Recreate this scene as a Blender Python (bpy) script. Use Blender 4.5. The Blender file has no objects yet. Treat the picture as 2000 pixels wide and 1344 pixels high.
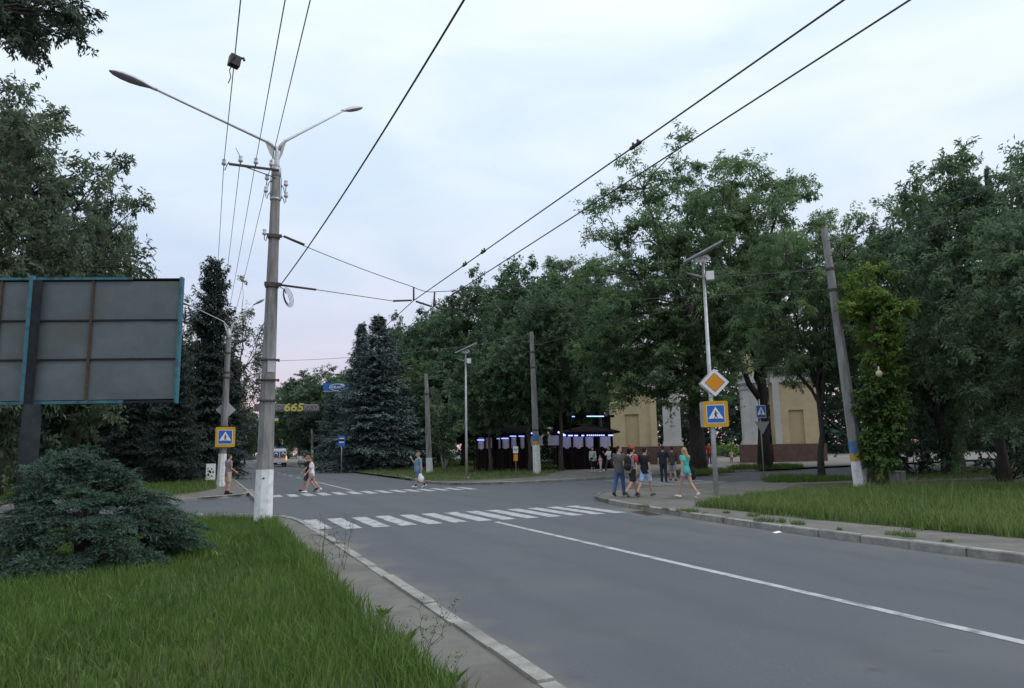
import bpy, bmesh, math, random
import numpy as np
from mathutils import Vector, Matrix
random.seed(7)
RNG = np.random.default_rng(11)
D = bpy.data
S = bpy.context.scene
COL = S.collection
pi = math.pi

# ---------------------------------------------------------------- camera
F_PX, ROLL, CAM_H, HOR_Y = 1400.0, math.radians(1.05), 1.8, 878.5
PITCH = math.atan((HOR_Y - 672) / F_PX * math.cos(ROLL))
YAW = math.radians(23.106)
R0 = Vector((math.cos(YAW), -math.sin(YAW), 0))
FW = Vector((math.sin(YAW) * math.cos(PITCH), math.cos(YAW) * math.cos(PITCH), math.sin(PITCH)))
U0 = Vector((-math.sin(YAW) * math.sin(PITCH), -math.cos(YAW) * math.sin(PITCH), math.cos(PITCH)))
CR = R0 * math.cos(ROLL) - U0 * math.sin(ROLL)
CU = R0 * math.sin(ROLL) + U0 * math.cos(ROLL)
cam_d = D.cameras.new('camera')
cam_d.sensor_width = 36.0
cam_d.lens = F_PX / 2000 * 36
cam_d.clip_start = 0.1
cam_d.clip_end = 3000
cam = D.objects.new('camera', cam_d)
COL.objects.link(cam)
m = Matrix((CR, CU, -FW)).transposed().to_4x4()
m.translation = Vector((0, 0, CAM_H))
cam.matrix_world = m
S.camera = cam

# ---------------------------------------------------------------- world: overcast evening sky
W = D.worlds.new('World')
S.world = W
W.use_nodes = True
wn, wl = W.node_tree.nodes, W.node_tree.links
wn.clear()
def wnode(t, **k):
    n = wn.new(t)
    for a, b in k.items():
        setattr(n, a, b)
    return n
w_out = wnode('ShaderNodeOutputWorld')
w_bg = wnode('ShaderNodeBackground')
SUN_EL, SUN_AZ = math.radians(48), math.radians(120)      # azimuth clockwise from +Y
sky = wnode('ShaderNodeTexSky', sky_type='NISHITA', sun_disc=False)
sky.sun_elevation = SUN_EL
sky.sun_rotation = SUN_AZ
sky.air_density = 1.0
sky_s = wnode('ShaderNodeVectorMath', operation='SCALE')
sky_s.inputs['Scale'].default_value = 0.10
wl.new(sky.outputs[0], sky_s.inputs[0])
tc = wnode('ShaderNodeTexCoord')
sep = wnode('ShaderNodeSeparateXYZ')
wl.new(tc.outputs['Generated'], sep.inputs[0])
ramp = wnode('ShaderNodeValToRGB')
wl.new(sep.outputs['Z'], ramp.inputs[0])
el = ramp.color_ramp.elements
while len(el) > 1:
    el.remove(el[0])
el[0].position = 0.0
el[0].color = (0.90, 0.58, 0.64, 1)
for p, c in ((0.05, (0.86, 0.66, 0.74)), (0.12, (0.76, 0.74, 0.87)), (0.20, (0.72, 0.80, 0.98)), (0.34, (0.82, 0.95, 1.08)),
             (0.5, (0.92, 1.05, 1.15)), (1.0, (1.40, 1.50, 1.56))):
    e = el.new(p)
    e.color = (*c, 1)
mp = wnode('ShaderNodeMapping')
mp.inputs['Scale'].default_value = (1.0, 1.0, 3.2)
mp.inputs['Rotation'].default_value = (0.15, 0.1, 0.5)
wl.new(tc.outputs['Generated'], mp.inputs[0])
nz = wnode('ShaderNodeTexNoise')
nz.inputs['Scale'].default_value = 3.4
nz.inputs['Detail'].default_value = 6
nz.inputs['Roughness'].default_value = 0.5
nz.inputs['Distortion'].default_value = 0.5
wl.new(mp.outputs[0], nz.inputs['Vector'])
cr2 = wnode('ShaderNodeValToRGB')
wl.new(nz.outputs['Fac'], cr2.inputs[0])
cr2.color_ramp.elements[0].position = 0.33
cr2.color_ramp.elements[0].color = (0.90, 0.93, 0.97, 1)
cr2.color_ramp.elements[1].position = 0.70
cr2.color_ramp.elements[1].color = (1.14, 1.08, 1.03, 1)
mul = wnode('ShaderNodeMix', data_type='RGBA', blend_type='MULTIPLY')
mul.inputs['Factor'].default_value = 1.0
wl.new(ramp.outputs[0], mul.inputs['A'])
wl.new(cr2.outputs[0], mul.inputs['B'])
mixs = wnode('ShaderNodeMix', data_type='RGBA')
mixs.inputs['Factor'].default_value = 0.90               # cloud cover over the clear sky behind
wl.new(sky_s.outputs[0], mixs.inputs['A'])
wl.new(mul.outputs['Result'], mixs.inputs['B'])
wl.new(mixs.outputs['Result'], w_bg.inputs['Color'])
w_bg.inputs['Strength'].default_value = 1.0
wl.new(w_bg.outputs[0], w_out.inputs[0])

sun_d = D.lights.new('sun', 'SUN')
sun_d.energy = 1.4
sun_d.angle = math.radians(50)
sun_d.color = (1.0, 0.97, 0.93)
sun = D.objects.new('sun', sun_d)
COL.objects.link(sun)
sd = Vector((math.sin(SUN_AZ) * math.cos(SUN_EL), math.cos(SUN_AZ) * math.cos(SUN_EL), math.sin(SUN_EL)))
sun.rotation_euler = (-sd).to_track_quat('-Z', 'Y').to_euler()
S.view_settings.view_transform = 'Standard'
S.view_settings.look = 'None'
S.view_settings.exposure = 0.0
S.view_settings.gamma = 1.0
S.view_settings.use_curve_mapping = False

# ---------------------------------------------------------------- pixel helpers (photo pixels, 2000 x 1344)
def ray(px, py):
    return FW + CR * ((px - 1000) / F_PX) + CU * ((672 - py) / F_PX)
def T(x, y=0):                                         # the park side climbs very gently
    return 0.0075 * max(0.0, x - 14)
def P(px, py, off=0.0):                                # where the pixel's ray meets the ground (+off)
    d = ray(px, py)
    z = off
    for _ in range(12):
        t = (z - CAM_H) / d.z
        z = T(d.x * t) + off
    return Vector((d.x * t, d.y * t, z))
def at(px, dist, off=0.12):                            # ground point at a horizontal distance along a pixel column
    d = ray(px, HOR_Y - (px - 1000) * 0.0183)
    k = dist / math.hypot(d.x, d.y)
    return Vector((d.x * k, d.y * k, T(d.x * k) + off))
def on_h(px, py, dist):                                # point on the ray at a horizontal distance
    d = ray(px, py)
    k = dist / math.hypot(d.x, d.y)
    return Vector((d.x * k, d.y * k, CAM_H + d.z * k))
def on_Y(px, py, Y):
    d = ray(px, py)
    return Vector((d.x * Y / d.y, Y, CAM_H + d.z * Y / d.y))
def hd(v):
    return math.hypot(v.x, v.y)

# ---------------------------------------------------------------- materials
def new_mat(name):
    mt = D.materials.new(name)
    mt.use_nodes = True
    n = mt.node_tree.nodes
    n.clear()
    o = n.new('ShaderNodeOutputMaterial')
    return mt, n, mt.node_tree.links, o
def mat(name, c1, c2=None, scale=4.0, rough=0.7, bump=0.0, bscale=60.0, metal=0.0, spec=0.35, stretch=None, c3=None, scale3=1.0, lo=0.35, hi=0.65, emit=None):
    mt, n, l, o = new_mat(name)
    b = n.new('ShaderNodeBsdfPrincipled')
    l.new(b.outputs[0], o.inputs[0])
    b.inputs['Roughness'].default_value = rough
    b.inputs['Metallic'].default_value = metal
    b.inputs['Specular IOR Level'].default_value = spec
    b.inputs['Base Color'].default_value = (*c1, 1)
    t = n.new('ShaderNodeTexCoord')
    vec = t.outputs['Object']
    if stretch:
        mpn = n.new('ShaderNodeMapping')
        mpn.inputs['Scale'].default_value = stretch
        l.new(vec, mpn.inputs[0])
        vec = mpn.outputs[0]
    if c2:
        x = n.new('ShaderNodeTexNoise')
        x.inputs['Scale'].default_value = scale
        x.inputs['Detail'].default_value = 8
        x.inputs['Roughness'].default_value = 0.65
        l.new(vec, x.inputs['Vector'])
        r = n.new('ShaderNodeValToRGB')
        r.color_ramp.elements[0].position = lo
        r.color_ramp.elements[0].color = (*c1, 1)
        r.color_ramp.elements[1].position = hi
        r.color_ramp.elements[1].color = (*c2, 1)
        l.new(x.outputs['Fac'], r.inputs[0])
        col = r.outputs[0]
        if c3:
            x3 = n.new('ShaderNodeTexNoise')
            x3.inputs['Scale'].default_value = scale3
            x3.inputs['Detail'].default_value = 5
            l.new(vec, x3.inputs['Vector'])
            r3 = n.new('ShaderNodeMapRange')
            r3.inputs['From Min'].default_value = 0.5
            r3.inputs['From Max'].default_value = 0.72
            l.new(x3.outputs['Fac'], r3.inputs[0])
            mx = n.new('ShaderNodeMix')
            mx.data_type = 'RGBA'
            l.new(r3.outputs[0], mx.inputs['Factor'])
            l.new(col, mx.inputs['A'])
            mx.inputs['B'].default_value = (*c3, 1)
            col = mx.outputs['Result']
        l.new(col, b.inputs['Base Color'])
    if bump:
        x2 = n.new('ShaderNodeTexNoise')
        x2.inputs['Scale'].default_value = bscale
        x2.inputs['Detail'].default_value = 6
        l.new(vec, x2.inputs['Vector'])
        bn = n.new('ShaderNodeBump')
        bn.inputs['Strength'].default_value = bump
        bn.inputs['Distance'].default_value = 0.02
        l.new(x2.outputs['Fac'], bn.inputs['Height'])
        l.new(bn.outputs[0], b.inputs['Normal'])
    if emit:
        b.inputs['Emission Color'].default_value = (*emit[0], 1)
        b.inputs['Emission Strength'].default_value = emit[1]
    return mt
def leaf_mat(name, dark, light, transl=0.25, rough=0.6):
    mt, n, l, o = new_mat(name)
    a = n.new('ShaderNodeAttribute')
    a.attribute_name = 'var'
    r = n.new('ShaderNodeValToRGB')
    r.color_ramp.elements[0].color = (*dark, 1)
    r.color_ramp.elements[1].color = (*light, 1)
    l.new(a.outputs['Fac'], r.inputs[0])
    b = n.new('ShaderNodeBsdfPrincipled')
    b.inputs['Roughness'].default_value = rough
    b.inputs['Specular IOR Level'].default_value = 0.25
    l.new(r.outputs[0], b.inputs['Base Color'])
    if transl:
        t = n.new('ShaderNodeBsdfTranslucent')
        l.new(r.outputs[0], t.inputs[0])
        mx = n.new('ShaderNodeMixShader')
        mx.inputs[0].default_value = transl
        l.new(b.outputs[0], mx.inputs[1])
        l.new(t.outputs[0], mx.inputs[2])
        l.new(mx.outputs[0], o.inputs[0])
    else:
        l.new(b.outputs[0], o.inputs[0])
    return mt
def road_mat():
    mt, n, l, o = new_mat('asphalt')
    b = n.new('ShaderNodeBsdfPrincipled')
    l.new(b.outputs[0], o.inputs[0])
    b.inputs['Roughness'].default_value = 0.82
    b.inputs['Specular IOR Level'].default_value = 0.3
    t = n.new('ShaderNodeTexCoord')
    def noise(scale, det=6, st=None):
        x = n.new('ShaderNodeTexNoise')
        x.inputs['Scale'].default_value = scale
        x.inputs['Detail'].default_value = det
        v = t.outputs['Object']
        if st:
            q = n.new('ShaderNodeMapping')
            q.inputs['Scale'].default_value = st
            l.new(v, q.inputs[0])
            v = q.outputs[0]
        l.new(v, x.inputs['Vector'])
        return x.outputs['Fac']
    def mixc(fac, a, bcol, lo, hi):
        r = n.new('ShaderNodeMapRange')
        r.inputs['From Min'].default_value = lo
        r.inputs['From Max'].default_value = hi
        l.new(fac, r.inputs[0])
        mx = n.new('ShaderNodeMix')
        mx.data_type = 'RGBA'
        l.new(r.outputs[0], mx.inputs['Factor'])
        for k, c in (('A', a), ('B', bcol)):
            if isinstance(c, tuple):
                mx.inputs[k].default_value = (*c, 1)
            else:
                l.new(c, mx.inputs[k])
        return mx.outputs['Result']
    c = mixc(noise(90, 4), (0.062, 0.070, 0.084), (0.112, 0.122, 0.141), 0.32, 0.68)
    c = mixc(noise(22, 4), c, (0.070, 0.078, 0.092), 0.50, 0.85)
    c = mixc(noise(1.0, 7, (1, 0.25, 1)), c, (0.080, 0.088, 0.103), 0.45, 0.75)
    c = mixc(noise(0.35, 8), c, (0.104, 0.110, 0.121), 0.50, 0.75)
    vo = n.new('ShaderNodeTexVoronoi')
    vo.feature = 'DISTANCE_TO_EDGE'
    vo.inputs['Scale'].default_value = 0.22
    wv = n.new('ShaderNodeMapping')
    nzz = n.new('ShaderNodeTexNoise')
    nzz.inputs['Scale'].default_value = 1.3
    nzz.inputs['Detail'].default_value = 8
    l.new(t.outputs['Object'], nzz.inputs['Vector'])
    ad = n.new('ShaderNodeVectorMath')
    ad.operation = 'ADD'
    l.new(t.outputs['Object'], ad.inputs[0])
    l.new(nzz.outputs['Color'], ad.inputs[1])
    l.new(ad.outputs[0], vo.inputs['Vector'])
    c = mixc(vo.outputs['Distance'], (0.104, 0.108, 0.116), c, 0.0, 0.003)
    sx = n.new('ShaderNodeSeparateXYZ')
    l.new(t.outputs['Object'], sx.inputs[0])
    def math_(op, a, bb):
        q = n.new('ShaderNodeMath')
        q.operation = op
        for i_, v_ in enumerate((a, bb)):
            if isinstance(v_, (int, float)):
                q.inputs[i_].default_value = v_
            else:
                l.new(v_, q.inputs[i_])
        return q.outputs[0]
    wobx = math_('ADD', sx.outputs['X'], math_('MULTIPLY', math_('SUBTRACT', noise(0.9, 6), 0.5), 1.6))
    c0 = c
    c = mixc(wobx, (0.165, 0.150, 0.130), c, 2.35, 2.95)             # road dust in the left gutter
    c = mixc(wobx, c, (0.150, 0.138, 0.122), 10.75, 11.4)            # and in the right one
    c = mixc(sx.outputs['X'], c, c0, 11.6, 12.3)
    c = mixc(sx.outputs['X'], c0, c, 1.7, 2.2)
    c = mixc(sx.outputs['Y'], c, c0, 17.5, 20.5)
    for xl in (3.7, 5.4, 8.2, 9.9):                                   # lanes darkened by tyres
        dl = math_('ABSOLUTE', math_('SUBTRACT', wobx, xl), 0)
        c = mixc(math_('ADD', dl, math_('MULTIPLY', noise(0.5, 5), 0.35)), (0.077, 0.084, 0.098), c, 0.10, 0.55)
    sp_ = noise(2.3, 9)
    c = mixc(sp_, c, (0.070, 0.074, 0.082), 0.66, 0.74)              # oil spots
    l.new(c, b.inputs['Base Color'])
    bn = n.new('ShaderNodeBump')
    bn.inputs['Strength'].default_value = 0.5
    bn.inputs['Distance'].default_value = 0.01
    l.new(noise(140, 3), bn.inputs['Height'])
    l.new(bn.outputs[0], b.inputs['Normal'])
    return mt

M = {}
M['road'] = road_mat()
M['paint'] = mat('road_paint', (0.42, 0.43, 0.445), (0.30, 0.31, 0.325), 6, 0.8, 0.2, 120, c3=(0.13, 0.138, 0.150), scale3=4, lo=0.38, hi=0.66)
M['ground'] = mat('earth', (0.085, 0.075, 0.055), (0.05, 0.06, 0.03), 0.6, 0.95, 0.5, 30)
M['pave'] = mat('worn_pavement', (0.110, 0.106, 0.100), (0.160, 0.153, 0.142), 2.2, 0.9, 0.4, 60, c3=(0.085, 0.080, 0.068), scale3=0.8)
M['pave2'] = mat('park_pavement', (0.16, 0.15, 0.145), (0.22, 0.205, 0.195), 1.4, 0.9, 0.3, 60, c3=(0.13, 0.12, 0.11), scale3=0.5)
M['kerb'] = mat('kerb_concrete', (0.20, 0.198, 0.190), (0.31, 0.305, 0.29), 6, 0.9, 0.5, 50, c3=(0.13, 0.125, 0.115), scale3=1.6)
M['soil'] = mat('lawn_soil', (0.045, 0.065, 0.022), (0.09, 0.085, 0.045), 1.5, 0.95, 0.6, 25)
M['concrete'] = mat('pole_concrete', (0.165, 0.166, 0.166), (0.285, 0.286, 0.286), 3.0, 0.85, 0.4, 60, stretch=(2.4, 2.4, 0.45), c3=(0.125, 0.122, 0.12), scale3=2.2)
M['whitewash'] = mat('whitewash', (0.74, 0.76, 0.78), (0.62, 0.65, 0.68), 4, 0.85, 0.35, 40, c3=(0.50, 0.52, 0.53), scale3=6)
M['bluewash'] = mat('blue_paint', (0.06, 0.16, 0.36), (0.09, 0.20, 0.40), 5, 0.8)
M['yellowwash'] = mat('yellow_paint', (0.50, 0.33, 0.05), (0.36, 0.25, 0.07), 6, 0.8)
M['galv'] = mat('galvanised_steel', (0.33, 0.35, 0.37), (0.45, 0.47, 0.49), 8, 0.45, 0.1, 90, metal=0.35)
M['lamp'] = mat('lamp_grey', (0.40, 0.41, 0.44), (0.50, 0.51, 0.53), 6, 0.5, metal=0.2)
M['lampu'] = mat('lamp_diffuser', (0.22, 0.21, 0.24), (0.28, 0.27, 0.30), 6, 0.4)
M['rust'] = mat('dark_rusty_iron', (0.045, 0.038, 0.04), (0.09, 0.07, 0.065), 12, 0.8, 0.3, 60)
M['wire'] = mat('wire', (0.05, 0.05, 0.055), rough=0.6)
M['alu'] = mat('bare_wire', (0.14, 0.145, 0.16), rough=0.5)
M['porc'] = mat('porcelain', (0.52, 0.54, 0.56), (0.40, 0.42, 0.44), 20, 0.25)
M['black'] = mat('black_plastic', (0.012, 0.012, 0.014), rough=0.5)
M['white'] = mat('white_enamel', (0.78, 0.79, 0.80), (0.70, 0.71, 0.72), 8, 0.4)
M['s_yellow'] = mat('sign_yellow', (0.62, 0.36, 0.015), (0.55, 0.31, 0.02), 6, 0.45)
M['s_orange'] = mat('sign_amber', (0.72, 0.29, 0.012), (0.66, 0.26, 0.015), 6, 0.45)
M['s_blue'] = mat('sign_blue', (0.025, 0.14, 0.55), (0.03, 0.12, 0.46), 6, 0.45)
M['s_back'] = mat('sign_back', (0.40, 0.42, 0.44), (0.33, 0.35, 0.37), 7, 0.5, metal=0.3)
M['bb_sheet'] = mat('billboard_sheet', (0.090, 0.117, 0.132), (0.122, 0.152, 0.168), 1.6, 0.45, 0.06, 4, spec=0.3, c3=(0.088, 0.102, 0.092), scale3=1.2)
M['bb_blue'] = mat('peeling_blue_paint', (0.045, 0.135, 0.185), (0.065, 0.18, 0.23), 9, 0.7, 0.2, 40, spec=0.2, c3=(0.04, 0.07, 0.09), scale3=5)
M['bb_brown'] = mat('rusty_batten', (0.060, 0.045, 0.034), (0.10, 0.075, 0.052), 14, 0.85, spec=0.15)
M['bb_post'] = mat('dark_post_paint', (0.020, 0.025, 0.030), (0.032, 0.037, 0.042), 5, 0.9, spec=0.1)
M['y_wall'] = mat('yellow_plaster', (0.70, 0.58, 0.36), (0.62, 0.51, 0.32), 1.5, 0.9, 0.2, 30, c3=(0.55, 0.47, 0.32), scale3=0.5)
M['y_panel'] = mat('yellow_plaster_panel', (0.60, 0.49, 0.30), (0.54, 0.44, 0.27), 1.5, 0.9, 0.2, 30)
M['w_plaster'] = mat('white_plaster', (0.66, 0.67, 0.67), (0.58, 0.58, 0.57), 2.0, 0.9, 0.2, 30, c3=(0.56, 0.55, 0.53), scale3=0.9)
M['b_stone'] = mat('brown_plinth_stone', (0.12, 0.075, 0.068), (0.17, 0.11, 0.098), 2.5, 0.8, 0.3, 20)
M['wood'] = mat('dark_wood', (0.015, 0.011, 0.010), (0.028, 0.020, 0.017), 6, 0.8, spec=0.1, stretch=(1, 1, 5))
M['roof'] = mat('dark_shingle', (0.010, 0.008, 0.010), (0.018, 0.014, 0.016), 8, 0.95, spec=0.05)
M['curtain'] = mat('white_curtain', (0.72, 0.70, 0.82), (0.80, 0.78, 0.86), 5, 0.9, stretch=(8, 8, 1))
M['led'] = mat('blue_led_strip', (0.5, 0.55, 0.9), emit=((0.28, 0.32, 1.0), 3.0))
M['led2'] = mat('pale_led_strip', (0.5, 0.6, 0.9), emit=((0.30, 0.55, 1.0), 2.2))
M['bark'] = mat('grey_brown_bark', (0.055, 0.048, 0.042), (0.095, 0.084, 0.072), 5, 0.95, 0.8, 14, stretch=(2, 2, 0.5))
M['barkd'] = mat('dark_bark', (0.03, 0.026, 0.025), (0.06, 0.052, 0.048), 6, 0.95, 0.8, 14, stretch=(2, 2, 0.5))
M['birch'] = mat('birch_bark', (0.40, 0.41, 0.38), (0.20, 0.20, 0.18), 4, 0.85, stretch=(1, 1, 4))
M['lf_locust'] = leaf_mat('locust_leaf', (0.068, 0.134, 0.068), (0.195, 0.295, 0.130), 0.4)
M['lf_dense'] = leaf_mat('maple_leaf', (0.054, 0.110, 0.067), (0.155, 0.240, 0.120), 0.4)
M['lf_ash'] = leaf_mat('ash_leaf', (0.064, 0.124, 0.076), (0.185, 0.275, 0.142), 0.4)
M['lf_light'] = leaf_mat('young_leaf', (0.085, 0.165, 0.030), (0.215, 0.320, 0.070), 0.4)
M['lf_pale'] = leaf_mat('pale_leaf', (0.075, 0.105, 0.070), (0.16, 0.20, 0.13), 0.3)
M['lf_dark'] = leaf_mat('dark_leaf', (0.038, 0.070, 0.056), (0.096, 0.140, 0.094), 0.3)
M['lf_left'] = leaf_mat('left_ash_leaf', (0.056, 0.092, 0.066), (0.158, 0.208, 0.125), 0.4)
M['lf_blue'] = leaf_mat('blue_spruce_needle', (0.060, 0.098, 0.098), (0.175, 0.235, 0.225), 0.0, 0.7)
M['lf_bush'] = leaf_mat('bush_spruce_needle', (0.026, 0.056, 0.042), (0.090, 0.155, 0.115), 0.0, 0.8)
M['lf_sprd'] = leaf_mat('dark_spruce_needle', (0.026, 0.043, 0.040), (0.068, 0.098, 0.085), 0.0, 0.7)
M['grass'] = leaf_mat('grass_blade', (0.044, 0.094, 0.018), (0.145, 0.225, 0.055), 0.3)
M['grass2'] = leaf_mat('verge_grass_blade', (0.048, 0.105, 0.024), (0.190, 0.255, 0.080), 0.3)

# ---------------------------------------------------------------- object helpers
def link(o, parent=None):
    COL.objects.link(o)
    if parent:
        o.parent = parent
    return o
def tag(o, label=None, cat=None, group=None, kind=None):
    for k, v in (('label', label), ('category', cat), ('group', group), ('kind', kind)):
        if v:
            o[k] = v
    return o
def empty(name, loc=(0, 0, 0), rz=0.0, label=None, cat=None, group=None):
    o = D.objects.new(name, None)
    o.empty_display_size = 0.2
    o.location = loc
    o.rotation_euler = (0, 0, rz)
    link(o)
    return tag(o, label, cat, group)
class MB:
    """collects shapes; build() links them as one mesh object"""
    def __init__(s):
        s.v, s.f, s.smooth = [], [], []
    def add(s, vs, fs, smooth=False):
        k = len(s.v)
        s.v += [tuple(v) for v in vs]
        s.f += [tuple(i + k for i in f) for f in fs]
        s.smooth += [smooth] * len(fs)
        return s
    def box(s, c, size, rot=None):
        hx, hy, hz = size[0] / 2, size[1] / 2, size[2] / 2
        vs = [Vector((x, y, z)) for z in (-hz, hz) for y in (-hy, hy) for x in (-hx, hx)]
        if rot is not None:
            vs = [rot @ v for v in vs]
        c = Vector(c)
        return s.add([v + c for v in vs], [(0, 2, 3, 1), (4, 5, 7, 6), (0, 1, 5, 4), (2, 6, 7, 3), (0, 4, 6, 2), (1, 3, 7, 5)])
    def bbox(s, lo, hi):
        lo, hi = Vector(lo), Vector(hi)
        return s.box((lo + hi) / 2, hi - lo)
    def tube(s, pts, rad, seg=10, smooth=True, phase=0.0, flat=None):
        pts = [Vector(p) for p in pts]
        n = len(pts)
        if not hasattr(rad, '__len__'):
            rad = [rad] * n
        rings = []
        prev = None
        for i, p in enumerate(pts):
            a = pts[max(0, i - 1)]
            b = pts[min(n - 1, i + 1)]
            d = (b - a).normalized()
            if prev is None:
                ref = Vector((0, 0, 1)) if abs(d.z) < 0.9 else Vector((1, 0, 0))
                x = d.cross(ref).normalized()
            else:
                x = (prev - d * prev.dot(d)).normalized()
            prev = x
            y = d.cross(x)
            r = rad[i]
            rx, ry = (r, r) if not hasattr(r, '__len__') else r
            rings.append([p + x * (math.cos(2 * pi * k / seg + phase) * rx) + y * (math.sin(2 * pi * k / seg + phase) * ry) for k in range(seg)])
        vs = [v for r in rings for v in r]
        fs = []
        for i in range(n - 1):
            for k in range(seg):
                a, b = i * seg + k, i * seg + (k + 1) % seg
                fs.append((a, b, b + seg, a + seg))
        fs.append(tuple(range(seg - 1, -1, -1)))
        fs.append(tuple(range((n - 1) * seg, n * seg)))
        return s.add(vs, fs, smooth)
    def lathe(s, prof, c=(0, 0, 0), seg=16, smooth=True):
        return s.tube([Vector(c) + Vector((0, 0, z)) for r, z in prof], [max(r, 0.0005) for r, z in prof], seg, smooth)
    def ball(s, c, r, seg=12, rings=8, rot=None):
        r = r if hasattr(r, '__len__') else (r, r, r)
        c = Vector(c)
        vs, fs = [], []
        def pt(x, y, z):
            v = Vector((x * r[0], y * r[1], z * r[2]))
            if rot is not None:
                v = rot @ v
            return v + c
        vs.append(pt(0, 0, -1))
        for i in range(1, rings):
            a = -pi / 2 + pi * i / rings
            for k in range(seg):
                b = 2 * pi * k / seg
                vs.append(pt(math.cos(a) * math.cos(b), math.cos(a) * math.sin(b), math.sin(a)))
        vs.append(pt(0, 0, 1))
        for k in range(seg):
            fs.append((0, 1 + (k + 1) % seg, 1 + k))
        for i in range(rings - 2):
            for k in range(seg):
                a, b = 1 + i * seg + k, 1 + i * seg + (k + 1) % seg
                fs.append((a, b, b + seg, a + seg))
        L = len(vs) - 1
        q = 1 + (rings - 2) * seg
        for k in range(seg):
            fs.append((q + k, q + (k + 1) % seg, L))
        return s.add(vs, fs, True)
    def prism(s, outline, y0, y1):
        """outline in x,z (counter-clockwise seen from -y), extruded along y"""
        n = len(outline)
        vs = [(x, y0, z) for x, z in outline] + [(x, y1, z) for x, z in outline]
        fs = [tuple(range(n)), tuple(range(2 * n - 1, n - 1, -1))]
        for i in range(n):
            j = (i + 1) % n
            fs.append((i, n + i, n + j, j))
        return s.add(vs, fs)
    def mesh(s, name, m=None):
        me = D.meshes.new(name)
        me.from_pydata(s.v, [], s.f)
        me.polygons.foreach_set('use_smooth', s.smooth)
        if m:
            me.materials.append(M[m] if isinstance(m, str) else m)
        me.update()
        return me
    def build(s, name, m, parent=None):
        return link(D.objects.new(name, s.mesh(name, m)), parent)
def rrect(w, h, r, n=4, cx=0, cz=0):
    o = []
    for k, (sx, sz) in enumerate(((1, -1), (1, 1), (-1, 1), (-1, -1))):
        for i in range(n + 1):
            a = -pi / 2 + k * pi / 2 + i * pi / 2 / n
            o.append((cx + sx * (w / 2 - r) + r * math.cos(a), cz + sz * (h / 2 - r) + r * math.sin(a)))
    return o
def rz_facing(loc, target):                            # rotation that turns local -Y towards target
    d = Vector(target) - Vector(loc)
    return math.atan2(d.x, -d.y)
def copy_tree(o, parent=None):
    c = o.copy()
    COL.objects.link(c)
    c.parent = parent
    for ch in list(o.children):
        copy_tree(ch, c)
    return c
def sheet(name, pts, off, m, kind='structure', parent=None):
    bm = bmesh.new()
    f = bm.faces.new([bm.verts.new((x, y, 0)) for x, y in pts])
    bmesh.ops.triangulate(bm, faces=[f])
    bmesh.ops.bisect_plane(bm, geom=bm.verts[:] + bm.edges[:] + bm.faces[:], plane_co=(14, 0, 0), plane_no=(1, 0, 0))
    bm.normal_update()
    for f in bm.faces:
        if f.normal.z < 0:
            f.normal_flip()
    for v in bm.verts:
        v.co.z = T(v.co.x) + off
    me = D.meshes.new(name)
    bm.to_mesh(me)
    bm.free()
    me.materials.append(M[m])
    o = link(D.objects.new(name, me), parent)
    if kind:
        o['kind'] = kind
    return o
def smooth_path(pts, n=6):
    """Catmull-Rom through points"""
    pts = [Vector((p[0], p[1], 0)) for p in pts]
    o = []
    for i in range(len(pts) - 1):
        p0, p1, p2, p3 = pts[max(0, i - 1)], pts[i], pts[i + 1], pts[min(len(pts) - 1, i + 2)]
        for k in range(n):
            t = k / n
            o.append(0.5 * ((2 * p1) + (p2 - p0) * t + (2 * p0 - 5 * p1 + 4 * p2 - p3) * t * t + (3 * p1 - p0 - 3 * p2 + p3) * t ** 3))
    o.append(pts[-1])
    return [(p.x, p.y) for p in o]

# ================================================================ SETTING
def ground_sheet():
    xs = [-400, -200, 14, 40, 90, 200, 400]
    ys = [-120, -20, 60, 200, 620]
    mb = MB()
    vs = [(x, y, (T(min(x, 200)) - 0.06)) for y in ys for x in xs]
    n = len(xs)
    fs = [(j * n + i, j * n + i + 1, (j + 1) * n + i + 1, (j + 1) * n + i) for j in range(len(ys) - 1) for i in range(n - 1)]
    o = mb.add(vs, fs).build('ground', 'ground')
    o['kind'] = 'structure'
ground_sheet()

# kerb lines (x, y): the road's edges, in metres, road side
K_NL = smooth_path([(2.45, -8), (2.45, 4), (2.45, 12), (2.40, 17.5), (2.24, 20.2), (1.55, 22.0), (-0.2, 22.8), (-6, 22.9), (-60, 22.9)])
K_NR = smooth_path([(11.3, -8), (11.2, 5), (11.18, 12), (11.55, 16.5), (12.05, 20.0), (12.9, 22.9), (14.7, 25.0), (18.6, 26.5), (26, 26.6), (90, 26.6)])
K_FR = smooth_path([(11.2, 400), (11.2, 112), (13.5, 98), (14.9, 84), (14.6, 64), (12.5, 48), (11.6, 41), (12.3, 37.0), (16.0, 35.1), (22, 36.4), (34, 37), (90, 37)])
K_FL = smooth_path([(2.0, 400), (2.0, 60), (2.0, 38), (1.85, 34.4), (0.9, 32.9), (-1.0, 32.1), (-8, 31.4), (-60, 31.0)])
road = sheet('road', [(1.9, -9), (11.9, -9), (11.9, 17), (15.5, 25.6), (18.6, 26.9), (91, 27), (91, 36.6), (34, 36.8), (22, 36.2), (16, 34.9), (12.0, 36.6), (12.6, 48), (15.2, 62),
                     (15.4, 85), (14, 98), (11.6, 112), (11.6, 420), (1.6, 420), (1.6, 34), (-1.2, 31.9), (-61, 30.8), (-61, 23.1), (0, 23), (1.9, 21.2)], 0.0, 'road')

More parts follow.
